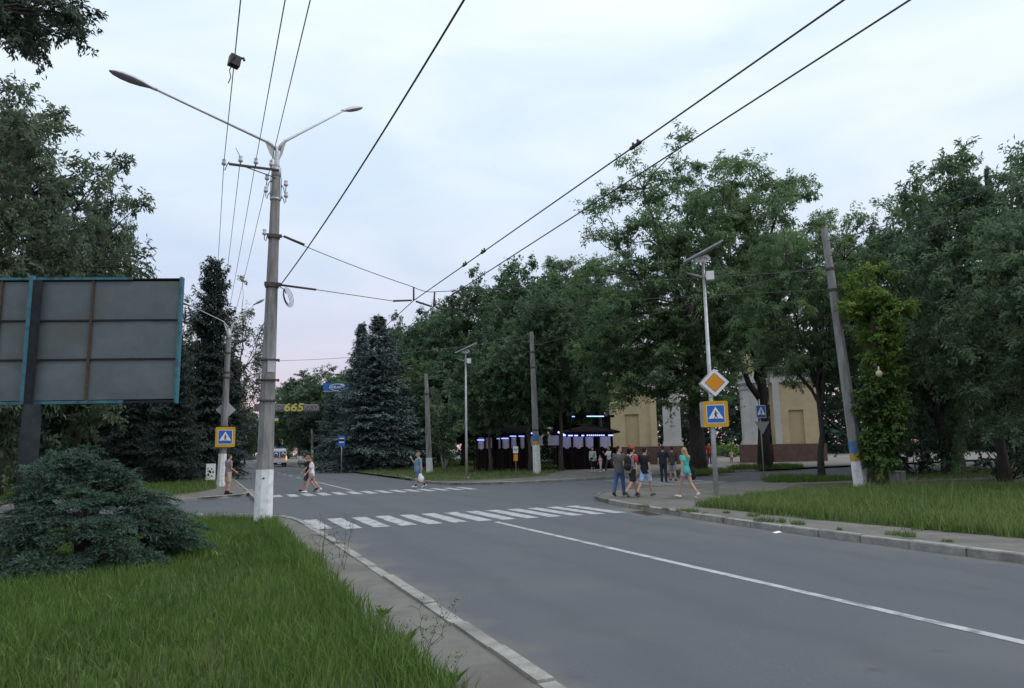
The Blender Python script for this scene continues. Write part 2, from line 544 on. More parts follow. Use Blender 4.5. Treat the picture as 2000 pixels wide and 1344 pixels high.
def block(name, path, outer, m='pave', off=0.115):
    return sheet(name, list(path) + outer, off, m)
pv1 = block('pavement_near_left', K_NL, [(-60, -8)])
pv2 = block('pavement_near_right', K_NR, [(90, -8)])
pv3 = block('pavement_far_right', K_FR, [(200, 37), (200, 400)], 'pave')
pv4 = block('pavement_far_left', K_FL, [(-60, 400)])

def kerb(name, path, side, lo, length=1.0):
    """row of kerb stones along the path between arc lengths; side=+1: stones stand to the right of the walking direction"""
    root = empty(name)
    root['kind'] = 'structure'
    pts = [Vector((p[0], p[1], 0)) for p in path]
    cum = [0.0]
    for a, b in zip(pts, pts[1:]):
        cum.append(cum[-1] + (b - a).length)
    def ev(s):
        for i in range(len(cum) - 1):
            if s <= cum[i + 1]:
                t = (s - cum[i]) / (cum[i + 1] - cum[i])
                return pts[i].lerp(pts[i + 1], t)
        return pts[-1]
    s = 0.0
    while s < cum[-1] - length:
        a, b = ev(s), ev(s + length)
        s += length
        mid = (a + b) / 2
        if not (lo(mid)):
            continue
        d = (b - a).normalized()
        nrm = Vector((d.y, -d.x, 0)) * side
        rr = random.uniform
        w, h = 0.16, 0.135 + rr(-0.012, 0.012)
        g = rr(0.004, 0.014)
        mb = MB()
        vs = []
        j0, j1 = rr(-0.012, 0.012), rr(-0.012, 0.012)
        for q, base, j in ((g, a, j0), (-g, b, j1)):
            c = base + d * q + nrm * j
            z = T(c.x)
            for (u, zz) in ((0, -0.05), (0.0, h - 0.022), (0.018, h), (w, h), (w, -0.05)):
                p = c + nrm * u
                vs.append((p.x, p.y, z + zz + (rr(-0.005, 0.005) if zz > 0 else 0)))
        fs = [(0, 1, 2, 3, 4), (9, 8, 7, 6, 5)] + [(i, i + 5, (i + 1) % 5 + 5, (i + 1) % 5) for i in range(5)]
        mb.add(vs, fs)
        mb.build('kerb_stone', 'pave' if name == 'kerb_near_right' and mid.y > 20.6 else 'kerb', root)
    return root
kerb('kerb_near_left', K_NL, -1, lambda p: p.y > 3 and p.x > -4)
kerb('kerb_near_right', K_NR, 1, lambda p: p.y > 4.5 and p.x < 19)
kerb('kerb_far_right', K_FR, -1, lambda p: 33 < p.y < 66 and p.x < 34, length=1.25)
kerb('kerb_far_left', K_FL, 1, lambda p: p.y < 52 and p.x > -9, length=1.25)
def far_kerb(name, path, side, keep):
    pts = [Vector((p[0], p[1], 0)) for p in path]
    mb = MB()
    for a, b in zip(pts, pts[1:]):
        if not keep((a + b) / 2):
            continue
        d = (b - a).normalized()
        nr = Vector((d.y, -d.x, 0)) * side
        L = (b - a).length
        k = max(1, int(L / 8))
        for i in range(k):
            p, q = a.lerp(b, i / k), a.lerp(b, (i + 1) / k)
            c = (p + q) / 2 + nr * 0.08
            rot = Matrix((d, nr, Vector((0, 0, 1)))).transposed()
            mb.box((c.x, c.y, T(c.x) + 0.04), ((q - p).length - 0.02, 0.16, 0.18), rot)
    o = mb.build(name, 'kerb')
    o['kind'] = 'structure'
far_kerb('kerb_road_end_right', K_FR, -1, lambda p: p.y >= 66)
far_kerb('kerb_road_end_left', K_FL, 1, lambda p: p.y >= 52)

# painted markings on the road
def quad(name, pts, off=0.004, m='paint'):
    return sheet(name, pts, off, m, None, road)
def jit(pts, a=0.02):
    return [(x + random.uniform(-a, a), y + random.uniform(-a, a)) for x, y in pts]
def rough_rect(x0, x1, y0, y1, n=7, a=0.018, skew=0.0):
    o = []
    for i in range(n):
        o.append((x0 + (x1 - x0) * i / n, y0))
    for i in range(n):
        o.append((x1, y0 + (y1 - y0) * i / n))
    for i in range(n):
        o.append((x1 - (x1 - x0) * i / n, y1))
    for i in range(n):
        o.append((x0, y1 - (y1 - y0) * i / n))
    o = [(x + skew * (y - y0), y) for x, y in o]
    return jit(o, a)
for i in range(13):
    x = 2.50 + i * 0.672
    if x + 0.33 < 11.1:
        quad('crosswalk_stripe', rough_rect(x, x + 0.40, 17.72 + (0.35 if i == 0 else 0), 20.72))
for i in range(14):
    x = 2.72 + i * 0.672
    y0, y1 = (32.1, 33.9) if i > 1 else (32.3 - i * .2, 33.4 + .2 * i)
    if x + 0.33 < 11.9:
        quad('crosswalk_stripe', rough_rect(x, x + 0.40, y0, y1 + 0.5))
for i in range(8):
    y = 27.4 + i * 0.98
    quad('crosswalk_stripe', rough_rect(19.2 + 0.12 * i, 23.2 + 0.12 * i, y, y + 0.42, 6, 0.03))
quad('centre_line', rough_rect(6.78, 6.92, -6, 17.3, 20, 0.006))
quad('centre_line', rough_rect(6.52, 6.66, 35.2, 49, 14, 0.006))
for i in range(14):
    y = 50.5 + i * 5.2
    quad('centre_line_dash', rough_rect(6.5, 6.64, y, y + 2.6, 4, 0.006))

# storm drain beside the right kerb
p = P(1262, 1003)
dr = empty('storm_drain', (p.x, p.y, 0.0), math.radians(-12), 'iron storm drain grate sunk in road beside right kerb', 'drain')
mb = MB()
for k in (-1, 1):
    mb.box((0.19 * k, 0, 0.004), (0.05, 1.25, 0.016)).box((0, 0.6 * k, 0.005), (0.33, 0.05, 0.016))
mb.build('frame', 'rust', dr)
for k in range(8):
    MB().box((0, -0.49 + k * 0.14, 0.004), (0.33, 0.05, 0.012)).build('bar', 'rust', dr)
MB().box((0, 0, 0.0025), (0.34, 1.16, 0.003)).build('pit', 'black', dr)

# lawns: soil sheets with blades on top
def in_poly(px, py, poly):
    inside = np.zeros(len(px), bool)
    j = len(poly) - 1
    for i in range(len(poly)):
        xi, yi = poly[i]
        xj, yj = poly[j]
        c = ((yi > py) != (yj > py)) & (px < (xj - xi) * (py - yi) / (yj - yi + 1e-12) + xi)
        inside ^= c
        j = i
    return inside
def np_mesh(name, verts, faces, m, var=None, smooth=False):
    me = D.meshes.new(name)
    nv, nf, k = len(verts), len(faces), faces.shape[1]
    me.vertices.add(nv)
    me.vertices.foreach_set('co', np.ascontiguousarray(verts, dtype=np.float32).ravel())
    me.loops.add(nf * k)
    me.loops.foreach_set('vertex_index', np.ascontiguousarray(faces, dtype=np.int32).ravel())
    me.polygons.add(nf)
    me.polygons.foreach_set('loop_start', np.arange(0, nf * k, k, dtype=np.int32))
    if smooth:
        me.polygons.foreach_set('use_smooth', np.ones(nf, bool))
    me.materials.append(M[m] if isinstance(m, str) else m)
    if var is not None:
        a = me.attributes.new('var', 'FLOAT', 'FACE')
        a.data.foreach_set('value', np.ascontiguousarray(var, dtype=np.float32))
    me.update(calc_edges=True)
    return me
def ragged(poly, step, amp, seed):
    g = np.random.default_rng(seed)
    o = []
    for (a, b) in zip(poly, poly[1:] + poly[:1]):
        k = max(1, int(math.hypot(b[0] - a[0], b[1] - a[1]) / step))
        for i in range(k):
            t = i / k
            o.append((a[0] + (b[0] - a[0]) * t + g.normal(0, amp), a[1] + (b[1] - a[1]) * t + g.normal(0, amp)))
    return o
def vnoise(x, y, seed=0):
    r = np.zeros_like(x)
    g = np.random.default_rng(seed)
    for k in range(6):
        a = g.uniform(0, 2 * pi)
        fq = 0.35 * 1.7 ** k
        r += np.sin((x * math.cos(a) + y * math.sin(a)) * fq * 2.2 + g.uniform(0, 6)) / (1 + 0.5 * k)
    return r / 3.0
def blades(name, poly, n, h, w, m, label, seg2=True, z0=0.12, bias=None, seed=1, pale=0.15, clear=()):
    g = np.random.default_rng(seed)
    xs = [p[0] for p in poly]
    ys = [p[1] for p in poly]
    X, Y = [], []
    cnt = 0
    while cnt < n:
        x = g.uniform(min(xs), max(xs), n * 2)
        if bias:
            y = min(ys) + (max(ys) - min(ys)) * g.random(n * 2) ** bias
        else:
            y = g.uniform(min(ys), max(ys), n * 2)
        k = in_poly(x, y, poly)
        nn = vnoise(x, y, seed)
        k &= (g.random(n * 2) < np.clip(0.75 + 0.45 * nn, 0.12, 1))
        for (cx, cy, r) in clear:
            k &= ((x - cx) ** 2 + (y - cy) ** 2 > r * r)
        X.append(x[k]); Y.append(y[k])
        cnt += k.sum()
    x = np.concatenate(X)[:n]
    y = np.concatenate(Y)[:n]
    z = 0.0075 * np.maximum(0, x - 14) + z0
    nn = vnoise(x * 1.3, y * 1.3, seed + 3)
    hh = h * g.uniform(0.4, 1.2, n) * (1 + 0.5 * nn)
    ww = w * g.uniform(0.6, 1.3, n)
    az = g.uniform(0, 2 * pi, n)
    lean = g.uniform(0.05, 0.75, n) * hh
    la = g.uniform(0, 2 * pi, n)
    dx, dy = np.cos(la) * lean, np.sin(la) * lean
    sx, sy = np.cos(az) * ww / 2, np.sin(az) * ww / 2
    base = np.stack([x, y, z], 1)
    side = np.stack([sx, sy, np.zeros(n)], 1)
    mid = base + np.stack([dx * 0.3, dy * 0.3, hh * 0.62], 1)
    tip = base + np.stack([dx, dy, hh], 1)
    stalk = g.random(n) < 0.012
    hh = np.where(stalk, hh * 1.7, hh)
    tip[:, 2] = z + hh
    n2 = vnoise(x * 4.1, y * 4.1, seed + 9)
    var = np.clip(0.42 + 0.26 * nn + 0.16 * n2 + g.normal(0, 0.15, n) + (g.random(n) < pale * 0.4) * 0.4 + stalk * 0.5, 0, 1)
    if seg2:
        V = np.stack([base - side, base + side, mid + side * 0.8, mid - side * 0.8, tip], 1).reshape(-1, 3)
        b = np.arange(n) * 5
        q = np.stack([b, b + 1, b + 2], 1), np.stack([b, b + 2, b + 3], 1), np.stack([b + 3, b + 2, b + 4], 1)
        Fc = np.concatenate(q)
        vr = np.concatenate([var] * 3)
    else:
        V = np.stack([base - side, base + side, tip], 1).reshape(-1, 3)
        b = np.arange(n) * 3
        Fc = np.stack([b, b + 1, b + 2], 1)
        vr = var
    o = link(D.objects.new(name, np_mesh(name, V, Fc, m, vr)))
    tag(o, label, 'grass', kind='stuff')
    return o
POLE = P(513, 1030, 0.0)
L1 = [(-16, -6), (1.35, -6), (1.42, 4), (1.66, 5.4), (1.50, 7.0), (1.60, 8.2), (1.52, 10.2), (1.62, 12.4), (1.58, 15), (1.66, 17.4), (1.60, 19.4), (0.9, 20.6), (-1.2, 20.9), (-6, 20.6), (-16, 20.2)]
sheet('lawn_near_left', L1, 0.121, 'soil')
vis = [(-3.8, 2.2), (1.42, 2.2), (1.46, 4), (1.66, 5.4), (1.48, 7.0), (1.60, 8.2), (1.50, 10.2), (1.62, 12.4), (1.56, 15), (1.66, 17.4), (1.60, 19.5), (0.95, 20.7), (-1.2, 21.0), (-6, 20.8), (-6, 15)]
blades('lawn_grass', ragged(vis, 0.35, 0.05, 23), 135000, 0.165, 0.0085, 'grass', 'tall green grass on the near left lawn', True, 0.12, 1.25, 1)
blades('lawn_fringe_grass', [(1.25, 4.5), (1.66, 4.5), (1.66, 19), (1.25, 19)], 4500, 0.24, 0.010, 'grass', 'longer grass along the lawn edge by the left kerb', True, 0.12, None, 5)
# right verge
a = [P(1372, 992, .12), P(1470, 985, .12), P(1560, 1006, .12), P(1680, 1018, .12), P(1800, 1030, .12), P(2010, 1052, .12)]
L2 = [(v.x, v.y) for v in [P(1365, 989, .12), P(1450, 998, .12), P(1560, 1012, .12), P(1700, 1024, .12), P(1850, 1038, .12), P(2060, 1056, .12),
                           P(2080, 950, .12), P(1960, 952, .12), P(1800, 955, .12), P(1650, 962, .12), P(1500, 970, .12), P(1420, 976, .12)]]
sheet('verge_near_right', L2, 0.121, 'soil')
blades('verge_grass', ragged(L2, 0.45, 0.16, 21), 42000, 0.24, 0.02, 'grass2', 'shaggy dry-tipped grass on the right verge', True, 0.12, None, 2, 0.6)
blades('verge_tall_grass', ragged(L2, 0.45, 0.2, 25), 2600, 0.42, 0.012, 'grass2', 'scattered taller seed stalks on the right verge', True, 0.12, None, 26, 2.0)
blades('verge_weeds', ragged(L2, 0.45, 0.2, 27), 5000, 0.16, 0.05, 'grass', 'broad-leaved weeds among the right verge grass', False, 0.12, None, 28)
blades('lawn_weeds', ragged(vis, 0.35, 0.05, 29), 9000, 0.12, 0.026, 'grass', 'broad-leaved weeds among the near left lawn grass', True, 0.12, 1.25, 30)
# bare earth under the park trees, right of the junction
sheet('park_earth_right', [(v.x, v.y) for v in (P(1480, 969, .12), P(1560, 945, .12), P(1750, 940, .12), P(2080, 935, .12), P(2080, 950, .12), P(1800, 955, .12), P(1650, 962, .12))], 0.1185, 'ground')
sheet('park_lawn_right', [(32, 20), (90, 10), (90, 26), (36, 26.2), (30, 25)], 0.121, 'soil')
blades('park_grass', [(26, 22), (60, 14), (60, 26), (30, 26.2)], 15000, 0.2, 0.03, 'grass', 'dark grass under the park trees on the right', False, 0.12, None, 6)
# far right island
L3 = [(v.x, v.y) for v in (P(690, 921, .12), P(770, 931, .12), P(850, 941, .12), P(930, 938, .12), P(1040, 932, .12), P(1112, 918, .12), P(1080, 908, .12), P(1010, 903, .12), P(900, 902, .12), P(780, 902, .12), P(700, 906, .12))]
sheet('island_lawn', L3, 0.121, 'soil')
blades('island_grass', ragged(L3, 1.2, 0.4, 22), 30000, 0.22, 0.035, 'grass2', 'green grass island behind the far right kerb', False, 0.12, None, 3, 0.4)
# far left lawn
L4 = [(-40, 34.5), (-1.0, 35.2), (-0.2, 37), (0.6, 40), (0.9, 60), (0.9, 160), (-40, 160)]
sheet('lawn_far_left', L4, 0.121, 'soil')
blades('far_left_grass', [(-22, 34.5), (-1.0, 35.2), (-0.2, 37), (0.6, 40), (0.9, 75), (-22, 75)], 36000, 0.22, 0.035, 'grass', 'green grass on the far left lawn under the spruces', False, 0.12, 1.6, 4)
sheet('park_lawn_far', [(16, 66), (16, 130), (90, 130), (90, 95), (40, 80)], 0.121, 'soil')
# a pale path behind the gate and one on the far left
sheet('park_path', [(30, 38), (90, 38), (90, 90), (56, 90), (40, 74), (26, 60), (25, 52)], 0.1185, 'pave2')
sheet('park_path_left', [(-40, 24.5), (-9, 26), (-6, 27.5), (-9, 29.5), (-40, 29.5)], 0.125, 'pave2')
def tuft(px, py, n, r, h, nm, label, seed):
    c = P(px, py, 0.12)
    g = np.random.default_rng(seed)
    poly = [(c.x + r * math.cos(k * pi / 6) * g.uniform(.7, 1.2), c.y + 0.8 * r * math.sin(k * pi / 6) * g.uniform(.7, 1.2)) for k in range(12)]
    blades(nm, poly, n, h, 0.03, 'grass', label, False, 0.12, None, seed)
tuft(1495, 915, 3500, 2.6, 0.35, 'tree_foot_grass', 'grass patch round the forked tree before the gate', 31)
tuft(1580, 938, 3500, 2.4, 0.3, 'tree_foot_grass', 'grass patch at the foot of the trunk left of the leaning pole', 32)
tuft(1370, 925, 2500, 2.0, 0.3, 'tree_foot_grass', 'grass patch at the thick trunk behind the solar lamp', 33)
tuft(1100, 905, 2500, 3.0, 0.3, 'tree_foot_grass', 'grass patch between the cafe and the plaza walkers', 34)

# ================================================================ TREES
def unit(v):
    return v / (np.linalg.norm(v, axis=-1, keepdims=True) + 1e-9)
def leaf_quads(p, d, nrm, L, Wd):
    s = unit(np.cross(d, nrm))
    L = L[:, None]
    Wd = Wd[:, None]
    bend = nrm * (L * 0.12)
    V = np.stack([p, p + d * L * 0.45 + s * Wd / 2 + bend, p + d * L, p + d * L * 0.45 - s * Wd / 2 + bend], 1).reshape(-1, 3)
    b = np.arange(len(p)) * 4
    return V, np.stack([b, b + 1, b + 2, b + 3], 1)
def clump_leaves(g, C, R, flat, twigs, per, leafL, leafW, droop, updir=0.5):
    """leaves along short twigs that radiate from every clump centre"""
    n = len(C)
    tw = g.normal(0, 1, (n, twigs, 3))
    tw[..., 2] *= flat
    tw[..., 2] += 0.12
    tw = unit(tw)
    ln = (R[:, None] * g.uniform(0.45, 1.15, (n, twigs)))
    t = np.sqrt(g.random((n, twigs, per))) * 1.0
    pos = C[:, None, None, :] + tw[:, :, None, :] * (ln[:, :, None] * t)[..., None] * np.array([1, 1, 1])
    pos[..., 2] -= droop * (ln[:, :, None] * t) ** 2 * 0.35
    jit_ = g.normal(0, 1, pos.shape) * (0.10 * R[:, None, None, None])
    jit_[..., 2] *= 0.6
    pos = (pos + jit_).reshape(-1, 3)
    N = len(pos)
    d = np.repeat(tw.reshape(-1, 3), per, 0) * 0.6 + g.normal(0, 0.6, (N, 3))
    d[:, 2] -= droop * 0.5
    d = unit(d)
    outw = pos - np.repeat(C, twigs * per, 0)
    outw[:, 2] += 0.25 * np.repeat(R, twigs * per)
    nr = unit(outw) * 0.85 + g.normal(0, 0.42, (N, 3))
    nr[:, 2] += updir
    nr = unit(nr)
    d = unit(d - nr * np.sum(d * nr, 1, keepdims=True) * 0.8)
    cv = np.repeat(g.normal(0, 0.20, n), twigs * per) + np.repeat(g.normal(0, 0.08, n * twigs), per)
    var = np.clip(0.45 + cv + g.normal(0, 0.09, N), 0, 1)
    V, Fq = leaf_quads(pos, d, nr, leafL * g.uniform(0.6, 1.3, N), leafW * g.uniform(0.6, 1.3, N))
    return V, Fq, var
def wob(a, b, n, amp, g, sag=0.0):
    a, b = np.array(a, float), np.array(b, float)
    t = np.linspace(0, 1, n)[:, None]
    p = a + (b - a) * t
    p[1:-1] += g.normal(0, amp, (n - 2, 3))
    p[:, 2] += -sag * (4 * t[:, 0] * (1 - t[:, 0]))
    return p
class Proto:
    pass
def broadleaf(seed, H=16.0, Rc=5.5, base=0.30, limbs=8, clumps=110, clumpR=1.3, flat=0.7, twigs=10, per=28, leafL=0.26, leafW=0.12, droop=0.3, leafm='lf_dense', bark='bark',
              trunk_r=0.28, shape='round', fork=0.35, hole=0.0, whitewash=False):
    g = np.random.default_rng(seed)
    zc = H * (base + 1) / 2
    hz = H * (1 - base) / 2
    # clump centres inside the crown envelope, denser near its surface
    C = []
    tries = 0
    while len(C) < clumps and tries < 60000:
        tries += 1
        v = g.normal(0, 1, 3)
        v /= np.linalg.norm(v)
        r = g.uniform(0.25, 1) ** 0.45
        az = math.atan2(v[1], v[0])
        bump = 1 + 0.16 * math.sin(3 * az + seed) + 0.12 * math.sin(5 * az + 2 * seed + 3 * v[2]) + 0.10 * math.sin(7 * v[2] * 2 + seed)
        p = v * r * bump * 1.02
        zz = p[2]
        k = 1.0
        if shape == 'round':
            k = 1.0 if zz > -0.2 else 1.0 - 0.25 * (-0.2 - zz)
        elif shape == 'vase':
            k = 0.62 + 0.38 * min(1, max(0, (zz + 1) / 1.3))
        elif shape == 'column':
            k = 1.0
        q = np.array([p[0] * Rc * k, p[1] * Rc * k, zc + zz * hz])
        if all(np.sum(((q - c) * np.array([1, 1, 1.2])) ** 2) > (clumpR * 0.52) ** 2 for c in C):
            C.append(q)
    C = np.array(C)
    R = clumpR * g.uniform(0.65, 1.25, len(C))
    V, Fq, var = clump_leaves(g, C, R, flat, twigs, per, leafL, leafW, droop)
    # trunk and limbs
    mb = MB()
    top = np.array([g.normal(0, 0.3), g.normal(0, 0.3), H * 0.76])
    tr = wob((0, 0, -0.15), top, 9, 0.10, g)
    tr[0, :2] = 0
    tr[1, :2] *= 0.4
    rad = [trunk_r * (1.35 if i == 0 else 1.0) * (1 - 0.82 * (i / 8) ** 0.9) + 0.02 for i in range(9)]
    mb.tube(tr, rad, 9)
    L = []
    for i in range(limbs):
        t = fork + (0.62 - fork) * (i / max(1, limbs - 1)) * 0.9 + g.uniform(-0.03, 0.03)
        k = t * 8
        i0 = int(k)
        s = tr[i0] + (tr[min(8, i0 + 1)] - tr[i0]) * (k - i0)
        az = i * 2.399 + g.uniform(-0.4, 0.4)
        rr = Rc * g.uniform(0.45, 0.68)
        zt = zc + hz * (-0.15 + 0.75 * (i / limbs)) + g.uniform(-0.08, 0.08) * H
        e = np.array([math.cos(az) * rr, math.sin(az) * rr, max(zt, s[2] + 0.1 * H)])
        pl = wob(s, e, 7, 0.22, g, sag=0.06 * rr)
        r0 = trunk_r * (0.55 - 0.25 * t)
        mb.tube(pl, [r0 * (1 - 0.8 * q / 6) + 0.015 for q in range(7)], 6)
        L.append(pl)
    pool = np.concatenate([l[2:] for l in L] + [tr[5:]])
    for c in C:
        dd = np.linalg.norm((pool - c) * np.array([1, 1, 1.0]), axis=1) + np.maximum(0, pool[:, 2] - c[2]) * 1.5
        s = pool[int(np.argmin(dd))]
        br = wob(s, c, 4, 0.12, g, sag=-0.05)
        mb.tube(br, [0.045, 0.035, 0.025, 0.012], 4)
    o = Proto()
    o.trunk = mb.mesh('trunk', bark)
    o.crown = np_mesh('crown', V, Fq, leafm, var)
    o.H, o.R = H, Rc
    o.ww = None
    return o
def spruce(seed, H=16.0, R=3.6, base=0.04, whorls=34, perw=9, leafm='lf_blue', needL=0.20, needW=0.05, dens=1.0, irregular=0.1, profile=0.85):
    g = np.random.default_rng(seed)
    mb = MB()
    mb.tube([(0, 0, -0.1), (0.05, 0, H * 0.4), (0, 0.04, H * 0.75), (0, 0, H * 0.985)], [0.24, 0.17, 0.09, 0.012], 8)
    P0, Dd, Nn, Ll, Vv = [], [], [], [], []
    for w in range(whorls):
        t = (w + g.uniform(-0.3, 0.3)) / whorls
        z = H * (base + (0.985 - base) * t)
        ln = R * (1 - t) ** profile * g.uniform(1 - irregular, 1 + irregular) + 0.12
        nb = max(6, int(perw * (1 - 0.35 * t)))
        for b in range(nb):
            az = 2 * pi * b / nb + w * 1.1 + g.uniform(-0.25, 0.25)
            l = ln * g.uniform(1 - irregular * 2.2, 1 + irregular * 1.1)
            up = 0.45 * t ** 2 - 0.12
            ns = max(5, int(l / 0.14))
            s = np.linspace(0.08, 1, ns)
            d = np.array([math.cos(az), math.sin(az), 0])
            pts = d[None] * (s * l)[:, None]
            pts[:, 2] = z + g.normal(0, 0.10) + l * ((up + g.normal(0, 0.06)) * s - 0.34 * s ** 2 * (1 - t) + 0.16 * s ** 4)
            mb.tube([pts[0] * 0 + np.array([0, 0, z]), pts[ns // 2], pts[-1]], [0.03 * (1 - t) + 0.012, 0.018, 0.006], 4)
            lat = np.array([-d[1], d[0], 0])
            bv = g.normal(0, 0.13)
            # side twigs
            for k in range(ns):
                wl_ = l * 0.30 * (1 - 0.75 * s[k]) + 0.14
                m_ = max(2, int((3 + 4 * (1 - s[k])) * dens))
                for sg in (-1, 1):
                    q = g.random(m_) ** 0.8
                    pp = pts[k] + lat * (sg * wl_ * q)[:, None] + d * (q * wl_ * 0.5)[:, None]
                    pp[:, 2] -= 0.55 * wl_ * q ** 1.5 + g.uniform(0, 0.16, m_)
                    dr = lat * sg * 0.75 + d * 0.65 + np.array([0, 0, -0.25])
                    dd = dr[None] + g.normal(0, 0.28, (m_, 3))
                    P0.append(pp); Dd.append(dd)
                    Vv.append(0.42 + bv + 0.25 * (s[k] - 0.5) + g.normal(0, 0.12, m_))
            # tip
            m_ = 5
            P0.append(pts[-1] + g.normal(0, 0.03, (m_, 3)))
            Dd.append(d[None] + g.normal(0, 0.35, (m_, 3)))
            Vv.append(0.6 + bv + g.normal(0, 0.1, m_))
    p = np.concatenate(P0)
    d = unit(np.concatenate(Dd))
    v = np.clip(np.concatenate(Vv), 0, 1)
    n = len(p)
    nr = g.normal(0, 0.45, (n, 3)); nr[:, 2] += 0.8
    nr = unit(np.cross(np.cross(d, nr), d))
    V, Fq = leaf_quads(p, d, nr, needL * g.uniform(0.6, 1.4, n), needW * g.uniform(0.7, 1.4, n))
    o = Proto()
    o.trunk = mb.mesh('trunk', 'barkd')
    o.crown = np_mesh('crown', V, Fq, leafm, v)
    o.H, o.R = H, R
    return o
def variant(pr, leafm):
    q = Proto()
    q.trunk, q.H, q.R = pr.trunk, pr.H, pr.R
    q.crown = pr.crown
    q.leaf = leafm
    return q
PR = {}
PR['locA'] = broadleaf(21, 18, 6.4, 0.20, 11, 170, 1.15, 0.42, 12, 34, 0.23, 0.085, 0.35, 'lf_locust', 'barkd', 0.50, 'vase', 0.28)
PR['locB'] = broadleaf(22, 18, 6.2, 0.33, 10, 165, 1.15, 0.42, 12, 34, 0.23, 0.085, 0.35, 'lf_locust', 'barkd', 0.42, 'vase', 0.30)
PR['locC'] = broadleaf(29, 13, 5.6, 0.33, 10, 180, 1.05, 0.40, 12, 32, 0.21, 0.08, 0.45, 'lf_locust', 'barkd', 0.24, 'round', 0.35)
PR['denA'] = broadleaf(31, 16, 5.5, 0.18, 8, 240, 1.25, 0.75, 10, 21, 0.30, 0.19, 0.15, 'lf_dense', 'bark', 0.30, 'round', 0.25)
PR['denB'] = broadleaf(32, 16, 5.5, 0.24, 8, 240, 1.25, 0.75, 10, 21, 0.30, 0.19, 0.15, 'lf_dense', 'bark', 0.28, 'round', 0.3)
PR['ashA'] = broadleaf(41, 16, 5.8, 0.12, 10, 230, 1.15, 0.7, 11, 24, 0.30, 0.11, 0.2, 'lf_ash', 'barkd', 0.30, 'round', 0.25)
PR['ashB'] = broadleaf(42, 16, 5.8, 0.14, 10, 230, 1.15, 0.7, 11, 24, 0.30, 0.11, 0.2, 'lf_ash', 'barkd', 0.30, 'vase', 0.25)
PR['denC'] = broadleaf(33, 16, 5.5, 0.34, 8, 200, 1.25, 0.75, 10, 21, 0.30, 0.19, 0.15, 'lf_dense', 'bark', 0.30, 'round', 0.36)
PR['popA'] = broadleaf(51, 15, 3.2, 0.22, 8, 130, 0.85, 0.9, 9, 14, 0.20, 0.12, 0.3, 'lf_pale', 'bark', 0.18, 'column', 0.3)
PR['leftA'] = variant(PR['ashA'], 'lf_left')
PR['leftB'] = variant(PR['ashB'], 'lf_left')
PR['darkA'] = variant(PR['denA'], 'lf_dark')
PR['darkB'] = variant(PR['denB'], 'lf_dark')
PR['sprA'] = spruce(61, 16, 4.4, 0.03, 50, 10, 'lf_blue', 0.30, 0.085, dens=1.1, irregular=0.22, profile=0.86)
PR['sprB'] = spruce(62, 16, 3.6, 0.03, 52, 9, 'lf_blue', 0.29, 0.08, dens=1.1, irregular=0.26, profile=0.9)
PR['sprD'] = variant(PR['sprA'], 'lf_sprd')
PR['sprE'] = spruce(63, 16, 2.9, 0.08, 42, 10, 'lf_sprd', 0.30, 0.11, dens=1.3, irregular=0.30, profile=0.42)

def tree(px, dist, top_py, width_px, pk, label, name='tree', group=None, rot=None, base_off=0.10, whitewash=False, lean=0.0):
    pr = PR[pk]
    loc = at(px, dist, base_off)
    tp = on_h(px, top_py, dist)
    H = tp.z - loc.z
    Wd = width_px * dist / math.hypot(F_PX, px - 1000) * (1.25 if 'spr' not in pk else 1.0)
    o = empty(name, loc, rot if rot is not None else random.uniform(0, 6.28), label, 'tree', group)
    sx, sz = Wd / 2 / (pr.R * 1.12), H / pr.H
    o.scale = (sx, sx, sz)
    t = link(D.objects.new('trunk', pr.trunk), o)
    c = link(D.objects.new('crown', pr.crown), o)
    if getattr(pr, 'leaf', None):
        c.material_slots[0].link = 'OBJECT'
        c.material_slots[0].material = M[pr.leaf]
    if whitewash:
        r = 0.36 if 'den' in pk or 'dark' in pk else 0.40
        MB().lathe([(r * 1.15, 0.0), (r * 1.02, 0.5 / sz), (r * 0.98, 1.25 / sz)], seg=10).build('whitewash_band', 'whitewash', t)
    return o
# --- right of the junction
TL1 = tree(1358, 45, 288, 380, 'locA', 'tallest feathery locust tree behind the solar lamp, left of the gate opening', 'locust_tree', rot=0.6)
tree(1492, 50, 305, 310, 'locB', 'feathery locust with forked dark trunk before the right gate pier', 'locust_tree', rot=2.2)
tree(1600, 37, 428, 250, 'locC', 'low spreading locust just left of the leaning concrete pole', 'locust_tree', rot=4.0)
tree(1172, 74, 480, 200, 'locB', 'feathery tree rising behind the cafe beside the left gate pier', 'locust_tree', rot=5.1)
tree(1842, 40, 352, 260, 'ashA', 'ash tree right of the leaning pole, its top a loose spray against the sky', 'ash_tree', rot=1.0)
tree(1955, 34, 300, 330, 'ashB', 'tall ash tree at the right edge with the highest crown there', 'ash_tree', rot=2.0)
tree(2110, 29, 340, 340, 'ashA', 'ash tree cut off by the right picture edge', 'ash_tree', rot=3.3)
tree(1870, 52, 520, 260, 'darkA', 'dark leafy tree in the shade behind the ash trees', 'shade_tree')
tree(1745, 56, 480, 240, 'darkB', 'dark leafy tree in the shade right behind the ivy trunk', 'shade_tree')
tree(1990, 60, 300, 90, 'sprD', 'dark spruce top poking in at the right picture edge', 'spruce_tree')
tree(2010, 44, 560, 240, 'darkA', 'dark low tree deep in the park at the right edge', 'shade_tree')
